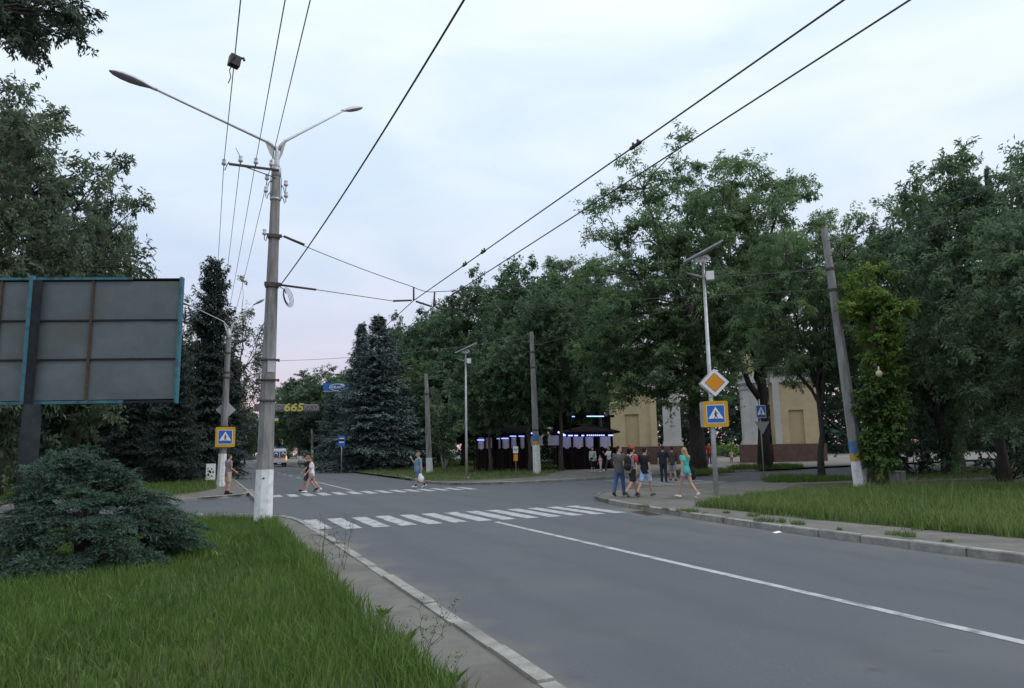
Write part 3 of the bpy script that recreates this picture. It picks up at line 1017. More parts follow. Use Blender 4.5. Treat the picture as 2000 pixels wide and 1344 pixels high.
def bough(tr, pts, root, dist, seed, leafm='lf_locust', spread=0.8, n=3, rad=(0.6, 1.0)):
    # a hanging bough of the tree, its clumps given by where they show
    g = np.random.default_rng(seed)
    inv = Matrix.LocRotScale(tr.location, tr.rotation_euler, tr.scale).inverted()
    mb = MB()
    C = []
    r0 = np.array(on_h(root[0], root[1], dist))
    for (px, py) in pts:
        c = np.array(on_h(px, py, dist + g.uniform(-2.5, 0.5)))
        mb.tube([tuple(inv @ Vector(q)) for q in wob(r0, c, 6, 0.12, g, sag=-0.3)], [0.09, 0.075, 0.06, 0.045, 0.03, 0.015], 5)
        for _ in range(n):
            C.append(c + g.normal(0, spread, 3) * np.array([1, 1, 0.45]))
    mb.build('bough', 'barkd', tr)
    C = np.array(C)
    V, Fq, var = clump_leaves(g, C, g.uniform(rad[0], rad[1], len(C)), 0.4, 12, 30, 0.22, 0.075, 0.5)
    V = np.array([inv @ Vector(v) for v in V])
    link(D.objects.new('bough_foliage', np_mesh('bough_foliage', V, Fq, leafm, var)), tr)
bough(TL1, [(1185, 700), (1205, 740), (1240, 710), (1245, 755), (1205, 765), (1275, 690), (1275, 735), (1180, 650), (1225, 650), (1310, 690), (1325, 780), (1270, 630), (1160, 690), (1190, 600), (1240, 590), (1300, 640)], (1352, 600), 43.5, 301, n=6, rad=(0.7, 1.15))
bough(TL1, [(1390, 640), (1420, 690), (1440, 650), (1430, 620), (1380, 690)], (1372, 620), 43, 302)
# --- dense park trees in the middle
tree(793, 100, 642, 130, 'denB', 'light green round tree just right of the blue spruces', 'park_tree')
tree(858, 90, 603, 150, 'denA', 'dense park tree behind the smaller solar lamp', 'park_tree')
tree(935, 82, 566, 170, 'denB', 'dense round park tree left of the two highest dense crowns', 'park_tree')
tree(1035, 76, 524, 200, 'denA', 'highest dense park tree above the concrete pole by the cafe', 'park_tree', rot=1.2)
tree(1130, 72, 540, 190, 'denB', 'dense park tree between the cafe pole and the locusts', 'park_tree', rot=0.3)
tree(1018, 70, 632, 165, 'denA', 'rounded front park tree beside the cafe curtains', 'park_tree', rot=2.9)
tree(1085, 72, 600, 150, 'denB', 'park tree with bare grey trunk just right of the cafe pole', 'park_tree', rot=4.4)
tree(905, 76, 690, 170, 'denA', 'low dark park tree left of the cafe', 'park_tree', rot=5.0)
tree(1035, 54, 640, 130, 'denC', 'leafy park tree leaning over the cafe eaves behind the cafe pole', 'park_tree', rot=2.0)
tree(958, 55, 690, 120, 'denC', 'small leafy tree before the left cafe curtains', 'park_tree', rot=0.7)
tree(1095, 54.5, 560, 140, 'denC', 'slim tree before the lit right cafe roof', 'park_tree', rot=3.6)
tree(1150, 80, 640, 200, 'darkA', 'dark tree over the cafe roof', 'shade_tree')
tree(845, 78, 700, 110, 'locC', 'small bright-topped tree over the far concrete pole', 'park_tree', rot=1.9)
tree(780, 88, 735, 110, 'denB', 'bushy tree in the gap right of the blue spruces', 'park_tree', rot=3.9)
# --- blue spruces
tree(738, 70, 610, 225, 'sprA', 'big blue spruce with the higher pointed top', 'blue_spruce', rot=0.4)
tree(704, 73, 627, 150, 'sprB', 'blue spruce with the lower thin top beside the big one', 'blue_spruce', rot=1.4)
tree(655, 80, 742, 110, 'sprA', 'small blue spruce left of the big pair', 'blue_spruce', rot=2.4)
tree(792, 74, 755, 120, 'sprB', 'short spruce tucked right of the big blue spruce', 'blue_spruce', rot=3.0)
# --- end of the road
tree(645, 125, 724, 130, 'denA', 'highest dark tree above the road banners', 'roadside_tree', whitewash=True)
tree(585, 140, 742, 100, 'denB', 'dark roadside tree behind the yellow-numbered banner', 'roadside_tree', whitewash=True)
tree(553, 160, 764, 70, 'denA', 'dark roadside tree just right of the big lamp post', 'roadside_tree')
tree(690, 112, 735, 110, 'denB', 'roadside tree behind the blue banner', 'roadside_tree')
tree(615, 118, 790, 80, 'darkA', 'low dark roadside tree above the ambulance', 'roadside_tree')
tree(478, 150, 806, 60, 'denB', 'small far tree left of the road end', 'roadside_tree')
tree(505, 190, 818, 60, 'denA', 'farthest tree closing the road behind the big lamp post', 'roadside_tree')
tree(460, 110, 812, 60, 'darkB', 'dark tree beside the road left of its far end', 'roadside_tree')
# --- left side
tree(-5, 40, 178, 400, 'leftA', 'big ash tree towering over the billboard', 'ash_tree', rot=0.9)
tree(-110, 34, 240, 380, 'leftB', 'ash tree at the left edge, cut by the picture', 'ash_tree', rot=2.1)
tree(150, 46, 400, 180, 'leftB', 'lower ash crown right behind the billboard top', 'ash_tree', rot=4.0)
tree(404, 58, 497, 118, 'sprE', 'tall ragged dark spruce right of the billboard', 'spruce_tree', rot=0.3)
tree(448, 66, 700, 66, 'sprE', 'dark spruce half hidden behind the left crossing-sign pole', 'spruce_tree', rot=2.0)
tree(335, 52, 640, 150, 'sprD', 'wide dark spruce below the billboard right end', 'spruce_tree', rot=1.0)
tree(262, 56, 600, 170, 'sprD', 'dark spruce behind the middle of the billboard', 'spruce_tree', rot=2.8)
tree(180, 62, 620, 150, 'darkA', 'dark leafy tree behind the billboard post', 'shade_tree')
tree(40, 60, 560, 190, 'darkB', 'shade tree with whitewashed trunk at far left', 'shade_tree', whitewash=True)
tree(98, 66, 600, 160, 'darkA', 'shade tree with whitewashed trunk just right of the billboard post', 'shade_tree', whitewash=True)
tree(-40, 50, 500, 200, 'darkA', 'dark shade tree at the left picture edge behind the lawn', 'shade_tree')
tree(458, 74, 590, 110, 'popA', 'pale loose-leaved tree showing behind the left lamp pole', 'poplar_tree', rot=0.5)
tree(374, 78, 566, 90, 'popA', 'pale loose-leaved tree between billboard and ragged spruce', 'poplar_tree', rot=2.5)

# --- thin leaning birch by the far concrete pole
def birch():
    g = np.random.default_rng(77)
    b = at(868, 62, 0.12)
    o = empty('birch_tree', b, 0, 'thin many-stemmed birch with pale stems near the smaller solar lamp', 'tree')
    C = []
    for (px, py) in ((842, 762), (852, 790), (878, 752), (886, 790), (896, 810)):
        t = on_h(px, py, 62) - b
        pl = wob((g.uniform(-.1, .1), 0, -0.1), tuple(t), 7, 0.07, g)
        MB().tube(pl, [0.07, 0.06, 0.05, 0.04, 0.03, 0.022, 0.012], 6).build('stem', 'birch', o)
        for k in range(2, 7):
            for _ in range(3):
                C.append(pl[k] + g.normal(0, 0.55, 3) * np.array([1, 1, 0.7]) + np.array([0, 0, 0.25]))
    C = np.array(C)
    V, Fq, var = clump_leaves(g, C, np.full(len(C), 0.75), 0.8, 8, 12, 0.20, 0.11, 0.6)
    link(D.objects.new('crown', np_mesh('crown', V, Fq, 'lf_ash', var)), o)
birch()

# --- the ivy trunk right of the leaning pole
def ivy_tree():
    g = np.random.default_rng(78)
    dist = 28.5
    b = at(1708, dist, 0.1)
    o = empty('ivy_tree', b, 0, 'topped tree trunk wrapped in ivy with bright green sprouts beside the leaning pole', 'tree')
    top = on_h(1712, 590, dist) - b
    pl = wob((0, 0, -0.1), tuple(top), 8, 0.05, g)
    MB().tube(pl, [0.42, 0.31, 0.29, 0.28, 0.27, 0.26, 0.24, 0.18], 12).build('trunk', 'barkd', o)
    C = []
    for _ in range(46):
        px, py = g.normal(1702, 34), g.normal(592, 30)
        C.append(np.array(on_h(px, min(660, py), dist + g.uniform(-0.9, 0.7)) - b))
    for _ in range(16):
        C.append(np.array(on_h(g.normal(1716, 22), g.uniform(640, 740), dist + g.uniform(-0.4, 0.6)) - b))
    C = np.array(C)
    V, Fq, var = clump_leaves(g, C, g.uniform(0.3, 0.55, len(C)), 0.8, 12, 20, 0.15, 0.06, 0.4)
    link(D.objects.new('sprout_crown', np_mesh('crown', V, Fq, 'lf_light', var)), o)
    C = []
    for _ in range(70):
        py = g.uniform(735, 908)
        wdt = 34 * math.exp(-((py - 810) / 75) ** 2) + 12
        px = 1712 + g.uniform(-0.8, 1.15) * wdt
        C.append(np.array(on_h(px, py, dist + g.uniform(-0.7, 0.1)) - b))
    C = np.array(C)
    V, Fq, var = clump_leaves(g, C, g.uniform(0.28, 0.5, len(C)), 0.7, 12, 20, 0.14, 0.07, 0.6)
    link(D.objects.new('ivy', np_mesh('ivy', V, Fq, variant_leaf, var)), o)
variant_leaf = leaf_mat('ivy_leaf', (0.045, 0.098, 0.030), (0.125, 0.210, 0.052), 0.35)
ivy_tree()

# --- branch of a street tree that hangs in at top left; its trunk stands left of the frame
def overhang():
    g = np.random.default_rng(79)
    b = Vector((-6.2, 9.8, 0.12))
    o = empty('overhanging_tree', b, 0, 'street tree whose dark branch hangs in at the top left corner', 'tree')
    tr = wob((0, 0, -0.1), (0.4, 0.2, 9.5), 8, 0.06, g)
    mb = MB()
    mb.tube(tr, [0.30, 0.24, 0.22, 0.2, 0.18, 0.16, 0.12, 0.06], 10)
    C = []
    dist = 11.0
    targets = [(20, -10), (60, 10), (95, 5), (130, 25), (150, 60), (110, 45), (70, 60), (40, 45), (45, 85), (10, 40), (75, 90), (-40, -30), (-60, 20), (20, -70), (100, -60), (-120, -60), (160, -40), (-100, 60), (155, 20), (5, 5), (30, 70)]
    hub = np.array(on_h(-60, 30, 10.6) - b)
    mb.tube(wob(tr[5], hub, 6, 0.07, g), [0.1, 0.085, 0.07, 0.06, 0.05, 0.04], 6)
    for (px, py) in targets:
        c = np.array(on_h(px, py, dist + g.uniform(-0.7, 0.7)) - b)
        mb.tube(wob(hub, c, 5, 0.05, g), [0.03, 0.024, 0.018, 0.012, 0.006], 4)
        C.append(c)
    for k in range(40):
        v = unit(g.normal(0, 1, 3))
        C.append(np.array([0.4, 0.2, 10.2]) + v * np.array([2.6, 2.6, 1.7]) + np.array([-0.9, 0, 0.4]))
    mb.build('trunk', 'barkd', o)
    C = np.array(C)
    V, Fq, var = clump_leaves(g, C, np.concatenate([g.uniform(0.22, 0.36, len(targets)), g.uniform(0.7, 1.0, 40)]), 0.7, 16, 30, 0.085, 0.03, 0.9)
    link(D.objects.new('crown', np_mesh('crown', V, Fq, 'lf_dark', var)), o)
overhang()

# --- low blue spruce bush in the left foreground
def bush():
    g = np.random.default_rng(80)
    b = P(165, 1108, 0.12)
    o = empty('spruce_bush', b, 0, 'low spreading blue-green spruce bush on the near left lawn', 'bush')
    mb = MB()
    P0, Dd, Vv, Nn = [], [], [], []
    right = Vector((math.cos(YAW - 0.53), -math.sin(YAW - 0.53), 0))
    fwd = Vector((math.sin(YAW - 0.53), math.cos(YAW - 0.53), 0))
    def add_branch(root, tip, lev):
        root, tip = np.array(root), np.array(tip)
        l = np.linalg.norm(tip - root)
        ns = max(7, int(l / 0.065))
        s = np.linspace(0.15, 1, ns)
        pts = root + (tip - root) * s[:, None]
        pts[:, 2] += l * (0.22 * s * (1 - s) * 2 - 0.05 * s ** 3)
        mb.tube([pts[0], pts[ns // 2], pts[-1]], [0.022, 0.014, 0.005], 4)
        d = unit(tip - root)
        lat = unit(np.cross(d, np.array([0, 0, 1.0])))
        bv = g.normal(0, 0.10)
        for k in range(ns):
            wl_ = 0.34 * (1 - 0.72 * s[k]) * min(1, 2.5 * s[k] + .2) + 0.06
            for sg in (-1, 1):
                # one side twig, needled along its length
                td = unit(lat * sg * 0.8 + d * 0.6 + np.array([0, 0, -0.12]) + g.normal(0, 0.15, 3))
                m_ = max(4, int(wl_ * 85))
                q = np.linspace(0.05, 1, m_)
                pp = pts[k] + td * (q * wl_)[:, None]
                pp[:, 2] -= 0.25 * wl_ * q ** 2
                dd = td[None] * 0.75 + g.normal(0, 0.55, (m_, 3)) + np.array([0, 0, 0.12])
                P0.append(pp); Dd.append(dd)
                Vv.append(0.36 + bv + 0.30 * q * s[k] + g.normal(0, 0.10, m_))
    # skirt profile seen from the road: (offset right, height) of the silhouette
    for k in range(360):
        az = g.uniform(0, 2 * pi)
        h0 = g.random() ** 1.15
        rr = max(0.12, 1.0 - 0.80 * h0 ** 1.9)
        ux, uy = math.cos(az), math.sin(az)
        lump = 1 + 0.10 * math.sin(3 * az + 1.0) + 0.08 * math.sin(5 * az + 6 * h0)
        tip = right * (ux * 1.95 * rr * lump * g.uniform(0.80, 1.02)) + fwd * (uy * 1.4 * rr * lump * g.uniform(0.78, 1.0))
        zt = 0.04 + 2.05 * h0 * (1 - 0.10 * ux) + g.uniform(-0.08, 0.08) + 0.08 * math.sin(4 * az + 2)
        tip = tip + Vector((0, 0, zt))
        root = Vector((tip.x * 0.42, tip.y * 0.42, max(0.15, zt * 0.85 + 0.05)))
        add_branch(root, tip, h0)
    for k in range(20):                                    # crown tufts on top
        ux = g.uniform(-0.9, 0.9)
        root = right * (ux * 0.5 - 0.2) + fwd * g.uniform(-.4, .4) + Vector((0, 0, 1.35))
        tip = right * (ux * 1.0 - 0.15) + fwd * g.uniform(-.8, .8) + Vector((0, 0, 2.10 - 0.30 * abs(ux + 0.15) + g.uniform(-.10, .08)))
        add_branch(root, tip, 1)
    for k in range(3):
        mb.tube([(0.1 * k - 0.1, 0.1 * k, -0.1), (0.1 * k - 0.12, 0.1 * k, 0.8), (0.14 * k - 0.14, 0.05, 1.6)], [0.09, 0.07, 0.03], 7)
    p = np.concatenate(P0)
    d = unit(np.concatenate(Dd))
    v = np.clip(np.concatenate(Vv), 0, 1)
    n = len(p)
    nr = unit(g.normal(0, 1, (n, 3)))
    s = unit(np.cross(d, nr))
    L = (0.055 * g.uniform(0.7, 1.4, n))[:, None]
    Wd = (0.013 * g.uniform(0.8, 1.4, n))[:, None]
    V = np.stack([p - s * Wd / 2, p + s * Wd / 2, p + d * L], 1).reshape(-1, 3)
    bb = np.arange(n) * 3
    mb.build('stem', 'barkd', o)
    link(D.objects.new('foliage', np_mesh('foliage', V, np.stack([bb, bb + 1, bb + 2], 1), 'lf_bush', v)), o)
    o.scale = (0.86, 0.90, 0.82)
bush()

# --- the wood behind everything reads as one mass
def woodland(name, label, polar, zmax, seed, m='lf_dark', n=420):
    g = np.random.default_rng(seed)
    C = []
    for _ in range(n):
        px, dist = g.uniform(polar[0], polar[1]), g.uniform(polar[2], polar[3])
        b = at(px, dist, 0.1)
        C.append((b.x, b.y, b.z + g.uniform(0.3, zmax)))
    C = np.array(C)
    V, Fq, var = clump_leaves(g, C, g.uniform(1.6, 2.6, len(C)), 0.8, 10, 8, 0.80, 0.46, 0.3)
    o = link(D.objects.new(name, np_mesh(name, V, Fq, m, var)))
    tag(o, label, 'woods', kind='stuff')
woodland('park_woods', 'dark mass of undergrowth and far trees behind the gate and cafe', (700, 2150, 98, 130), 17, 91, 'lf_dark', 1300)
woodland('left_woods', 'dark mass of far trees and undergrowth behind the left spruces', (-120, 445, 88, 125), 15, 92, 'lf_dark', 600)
woodland('road_end_woods', 'far green belt closing the end of the road', (455, 700, 230, 300), 12, 93, 'lf_dark', 260)
def shrub(px, dist, w, h, m, label, seed):
    g = np.random.default_rng(seed)
    b = at(px, dist, 0.12)
    o = empty('shrub', b, 0, label, 'shrub')
    C = np.stack([g.normal(0, w * 0.35, 26), g.normal(0, w * 0.35, 26), g.uniform(0.15, h * 0.85, 26)], 1)
    mb = MB()
    for c in C[:12]:
        mb.tube([(0, 0, -0.05), tuple(c * 0.5 + g.normal(0, .05, 3)), tuple(c)], [0.03, 0.02, 0.01], 4)
    mb.build('stem', 'barkd', o)
    V, Fq, var = clump_leaves(g, C, g.uniform(0.4, 0.65, 26), 0.8, 10, 14, 0.20, 0.10, 0.3)
    link(D.objects.new('foliage', np_mesh('foliage', V, Fq, m, var)), o)
shrub(1785, 41, 3.0, 2.2, 'lf_dark', 'dark rounded shrub behind the concrete bin', 101)
shrub(1965, 36, 2.2, 2.6, 'lf_dark', 'dark shrub beside the trunk at the right edge', 102)
shrub(625, 96, 3.0, 2.0, 'lf_dark', 'low dark shrub by the road left of the bus stop sign', 103)
shrub(1420, 92, 5.0, 1.6, 'lf_light', 'pale green flower-bed shrubs seen through the gate opening', 104)
shrub(30, 58, 4.0, 2.0, 'lf_dark', 'dark shrub beside whitewashed trunk at far left', 105)

# ================================================================ POLES AND LAMPS
def insulator(parent, base, up=Vector((0, 0, 1)), s=1.0, hook_from=None, name='insulator'):
    b = Vector(base)
    o = MB().lathe([(0.020 * s, -0.02 * s), (0.048 * s, 0.0), (0.050 * s, 0.035 * s), (0.032 * s, 0.045 * s), (0.040 * s, 0.08 * s), (0.040 * s, 0.11 * s), (0.020 * s, 0.125 * s)], b, 10).build(name, 'porc', parent)
    mb = MB()
    if hook_from is not None:
        h = Vector(hook_from)
        low = Vector((b.x, b.y, b.z - 0.09 * s))
        mid = h.lerp(low, 0.5)
        mb.tube([h, h + Vector((0, 0, 0.05 * s)), mid, mid + Vector(((b.x - h.x) * 0.2, 0, -0.09 * s)), low + Vector((0, 0, -0.02)), b - Vector((0, 0, 0.01))], 0.012, 6)
    else:
        mb.tube([b - Vector((0, 0, 0.10 * s)), b], 0.012, 6)
    mb.build('pin', 'rust', o)
    return o
def lamp_arm(parent, root, mid, tip, out, head_len=0.85, th=1.0):
    """curved arm from the pole top, gusset plate, lamp head"""
    root, mid, tip, out = Vector(root), Vector(mid), Vector(tip), Vector(out).normalized()
    bend = [root, root.lerp(mid, 0.35) + Vector((0, 0, 0.04)), root.lerp(mid, 0.75) + Vector((0, 0, 0.03)), mid]
    a = MB().tube(bend + [mid.lerp(tip, 0.35), mid.lerp(tip, 0.7), tip], [q * th for q in (0.05, 0.045, 0.042, 0.04, 0.034, 0.03, 0.028)], 8).build('lamp_arm', 'lamp', parent)
    s = out.cross(Vector((0, 0, 1))).normalized() * 0.006
    lo = root - Vector((0, 0, 0.32)) + out * 0.03
    q = [root + out * 0.05, root.lerp(mid, 0.5) + Vector((0, 0, -0.0)), mid, lo.lerp(mid, 0.45) - Vector((0, 0, 0.07)), lo]
    MB().add([p - s for p in q] + [p + s for p in q], [(0, 1, 2, 3, 4), (9, 8, 7, 6, 5)] + [(i, 5 + i, 5 + (i + 1) % 5, (i + 1) % 5) for i in range(5)]).build('gusset_plate', 'lamp', a)
    d = (tip - mid).normalized()
    hd_dir = (d + out * 0.45).normalized()
    side = hd_dir.cross(Vector((0, 0, 1))).normalized()
    upv = side.cross(hd_dir)
    prof = [(0.0, 0.035, 0.035), (0.10, 0.06, 0.055), (0.28, 0.115, 0.085), (0.5, 0.15, 0.10), (0.72, 0.145, 0.09), (0.90, 0.10, 0.06), (1.0, 0.03, 0.02)]
    def shell(mbx, sgn, k):
        vs, fs = [], []
        n = 9
        for (t, w, h) in prof:
            c = tip + hd_dir * (t * head_len)
            for i in range(n):
                a_ = pi * i / (n - 1)
                vs.append(c + side * (math.cos(a_) * w) + upv * (sgn * math.sin(a_) * h * k))
        for r in range(len(prof) - 1):
            for i in range(n - 1):
                b = r * n + i
                fs.append((b, b + 1, b + n + 1, b + n) if sgn > 0 else (b, b + n, b + n + 1, b + 1))
        mbx.add(vs, fs, True)
    h = MB()
    shell(h, 1, 0.9)
    head = h.build('lamp_head', 'lamp', parent)
    g = MB()
    shell(g, -1, 0.75)
    g.build('diffuser', 'lampu', head)
    MB().tube([tip - hd_dir * 0.1, tip + hd_dir * 0.1], 0.04, 8).build('collar', 'galv', head)

def oct_tube(mb, pts, rad):
    return mb.tube(pts, rad, 8, False, pi / 8)
# --- the big double-armed street lamp
def big_lamp():
    b = Vector((POLE.x, POLE.y, 0.10))
    dist = hd(b)
    o = empty('street_lamp', b, 0, 'tall concrete double-armed street lamp with whitewashed base on the left corner', 'street lamp')
    def L(px, py, dd=0.0):
        return on_Y(px, py, b.y + dd) - b
    ht = L(540, 330).z
    lean = L(540, 330).x
    R_b, R_t = 0.232, 0.115
    def rad(z):
        return R_b + (R_t - R_b) * z / ht
    def ax(z):
        return Vector((lean * z / ht, 0, z))
    zw = L(514, 918).z
    oct_tube(MB(), [ax(zw), ax(zw + 1.2), ax(ht * 0.5), ax(ht)], [rad(zw), rad(zw + 1.2), rad(ht * 0.5), rad(ht)]).build('shaft', 'concrete', o)
    ww = oct_tube(MB(), [ax(-0.25), ax(zw * 0.5), ax(zw + 0.01)], [rad(-0.25) + 0.006, rad(zw * .5) + 0.006, rad(zw) + 0.006]).build('whitewash_band', 'whitewash', o)
    MB().tube([Vector((-0.03, -rad(zw) - 0.012, zw - 0.2)), Vector((-0.03, -rad(zw) + 0.02, zw - 0.2))], 0.024, 8).build('hole', 'black', ww)
    MB().box(ax(3.92) + Vector((0.05, -rad(3.92) - 0.002, 0.0)), (0.19, 0.012, 0.30)).build('paint_patch', 'lamp', o)
    # metal cap and stem
    MB().tube([ax(ht - 0.22), ax(ht + 0.02)], [rad(ht) + 0.012, rad(ht) + 0.012], 12).build('cap', 'lamp', o)
    MB().tube([ax(ht), ax(ht) + Vector((0, 0, 0.12)), ax(ht) + Vector((0, 0, 0.45)), ax(ht) + Vector((0, 0, 0.62))], [0.095, 0.075, 0.055, 0.05], 10).build('stem', 'lamp', o)
    st = ax(ht) + Vector((0, 0, 0.55))
    midl, midr = L(517, 275), L(560, 274)
    lamp_arm(o, st + Vector((-0.03, 0, 0)), midl, L(298, 172, -1.2), (-1, -0.25, 0), 0.95)
    lamp_arm(o, st + Vector((0.03, 0, 0)), midr, L(672, 216, 1.6), (1, 0.3, 0), 0.85)
    # cross-arm with insulators
    za = L(500, 331).z
    ca = MB().box((L(500, 331).x - 0.05, -0.14, za), (1.25, 0.05, 0.055)).build('cross_arm', 'rust', o)
    MB().tube([(L(478, 333).x, -0.14, za - 0.02), (lean - 0.02, -0.14, za - 0.22)], 0.014, 6).build('brace', 'rust', ca)
    ends = []
    for px, py in ((437, 331), (469, 320), (499, 320), (529, 320)):
        x = L(px, 326).x
        if px == 437:
            insulator(o, (x, -0.14, za - 0.03), s=1.25, hook_from=(x + 0.12, -0.14, za))
            ends.append(b + Vector((x, -0.14, za + 0.03)))
        else:
            insulator(o, (x, -0.14, za + 0.11), s=1.25)
            ends.append(b + Vector((x, -0.14, za + 0.2)))
    # side brackets with insulators
    for k, (px, py, sg) in enumerate(((521, 352, -1), (519, 376, -1), (558, 364, 1), (558, 386, 1))):
        p = L(px, py)
        insulator(o, (p.x, -0.06, p.z), s=1.2, hook_from=(p.x - sg * 0.11, -0.06, p.z - 0.06))
    mb = MB()
    for sg in (-1, 1):
        mb.box((lean + sg * (R_t + 0.02), 0, L(540, 368).z), (0.02, 0.06, 0.62))
    mb.build('bracket_strip', 'galv', o)
    MB().tube([ax(L(540, 390).z - 0.03), ax(L(540, 390).z + 0.03)], rad(ht - 1) + 0.012, 12).build('band', 'galv', o)
    # clamps
    def clamp(py, h=0.09, ext=0.0):
        z = L(530, py).z
        mb = MB()
        mb.tube([ax(z - h / 2), ax(z + h / 2)], rad(z) + 0.02, 12, False)
        mb.box(ax(z) + Vector((0, -rad(z) - 0.02, 0)), (2 * rad(z) + 0.1, 0.03, h))
        return mb.build('clamp', 'rust', o), z
    c1, z1 = clamp(463)
    p = L(516, 460)
    insulator(o, (p.x, -0.1, p.z), s=1.2, hook_from=(p.x + 0.12, -0.1, p.z - 0.03))
    c2, z2 = clamp(558, 0.11)
    for py in (704, 743, 783):
        c, z = clamp(py, 0.035)
        for sg in (-1, 1):
            MB().box(ax(z) + Vector((sg * (rad(z) + 0.05), -0.05, 0.0)), (0.05, 0.06, 0.07)).build('bolt', 'rust', c)
    # coil of spare cable
    mb = MB()
    cz = L(560, 585)
    for k in range(4):
        w, h = 0.055 + 0.022 * k, 0.17 + 0.028 * k
        pts = [Vector((cz.x - 0.02 + 0.01 * k + w * math.cos(t) + 0.15 * (-(math.sin(t)) * 0.35), -0.24 - 0.012 * k, cz.z + h * math.sin(t))) for t in np.linspace(0, 2 * pi, 22)]
        mb.tube(pts, 0.007, 5)
    mb.tube([Vector((rad(z2), -0.2, z2 - 0.02)), Vector((cz.x - 0.08, -0.24, cz.z + 0.2)), Vector((cz.x - 0.05, -0.25, cz.z + 0.1))], 0.012, 5)
    mb.build('cable_coil', 'wire', o)
    return o, b, z1, z2, ends, rad, ax
BL, BLB, Z1, Z2, ENDS, brad, bax = big_lamp()

def concrete_pole(px, py, top_px, top_py, rb, rt, label, white=1.5, bands=(), stripe=False, dist=None, name='concrete_pole', off=0.1):
    b = P(px, py, off) if dist is None else at(px, dist, off)
    t = on_h(top_px, top_py, hd(b))
    # keep the lean only partly: the camera already leans the verticals
    d = t - b
    o = empty(name, b, 0, label, 'pole')
    h = d.z
    def ax(z):
        return Vector((d.x * z / h, d.y * z / h, z))
    def rad(z):
        return rb + (rt - rb) * z / h
    oct_tube(MB(), [ax(white), ax(h * 0.5), ax(h)], [rad(white), rad(h * 0.5), rad(h)]).build('shaft', 'concrete', o)
    oct_tube(MB(), [ax(-0.25), ax(white + 0.02)], [rad(-0.25) + 0.006, rad(white) + 0.006]).build('whitewash_band', 'whitewash', o)
    if stripe:
        oct_tube(MB(), [ax(white + 0.02), ax(white + 0.30)], [rad(white) + 0.005, rad(white + .3) + 0.005]).build('yellow_band', 'yellowwash', o)
        oct_tube(MB(), [ax(white + 0.30), ax(white + 0.72)], [rad(white + .3) + 0.004, rad(white + .7) + 0.004]).build('blue_band', 'bluewash', o)
    for bp in bands:
        z = on_h(top_px + (px - top_px) * (bp - top_py) / (py - top_py), bp, hd(b)).z - b.z
        MB().tube([ax(z - 0.05), ax(z + 0.05)], rad(z) + 0.018, 12, False).build('clamp', 'rust', o)
    return o, b, ax, rad, h
LEANP = concrete_pole(1682, 958, 1610, 447, 0.235, 0.125, 'leaning concrete pole with white, yellow and blue painted foot on the right verge', 1.0, (526, 567), True)
CAFEP = concrete_pole(1048, 921, 1038, 648, 0.26, 0.13, 'concrete pole with white, yellow and blue foot before the cafe', 1.9, (688, 718, 840), True, dist=49.5)
FARP = concrete_pole(839, 910, 832, 730, 0.26, 0.14, 'far concrete pole with whitewashed foot beside the thin birch', 1.15, (770,), False, dist=58)
ROADP = concrete_pole(611, 893, 609, 838, 0.2, 0.14, 'distant pole with whitewashed foot left of the small blue spruce', 2.2, (), False, dist=112)
# --- left pole with two lamp arms
LP, LPB, lpax, lprad, lph = concrete_pole(434, 948, 447, 655, 0.24, 0.14, 'concrete double-armed lamp pole carrying the left crossing sign', 1.75, (690, 728, 738, 834), False, dist=43, name='street_lamp')
LP['category'] = 'street lamp'
top = lpax(lph)
MB().tube([top - Vector((0, 0, 0.2)), top + Vector((0, 0, 0.05)), top + Vector((0, 0, 0.4))], [0.16, 0.13, 0.05], 10).build('cap', 'lamp', LP)
for px, py, mx, my, sg in ((372, 597, 436, 628, -1), (498, 594, 459, 628, 1)):
    m_ = on_h(mx, my, hd(LPB)) - LPB
    t_ = on_h(px, py, hd(LPB)) - LPB
    lamp_arm(LP, top + Vector((0.03 * sg, 0, 0.35)), m_, t_, (sg, 0, 0), 0.6, 0.7)

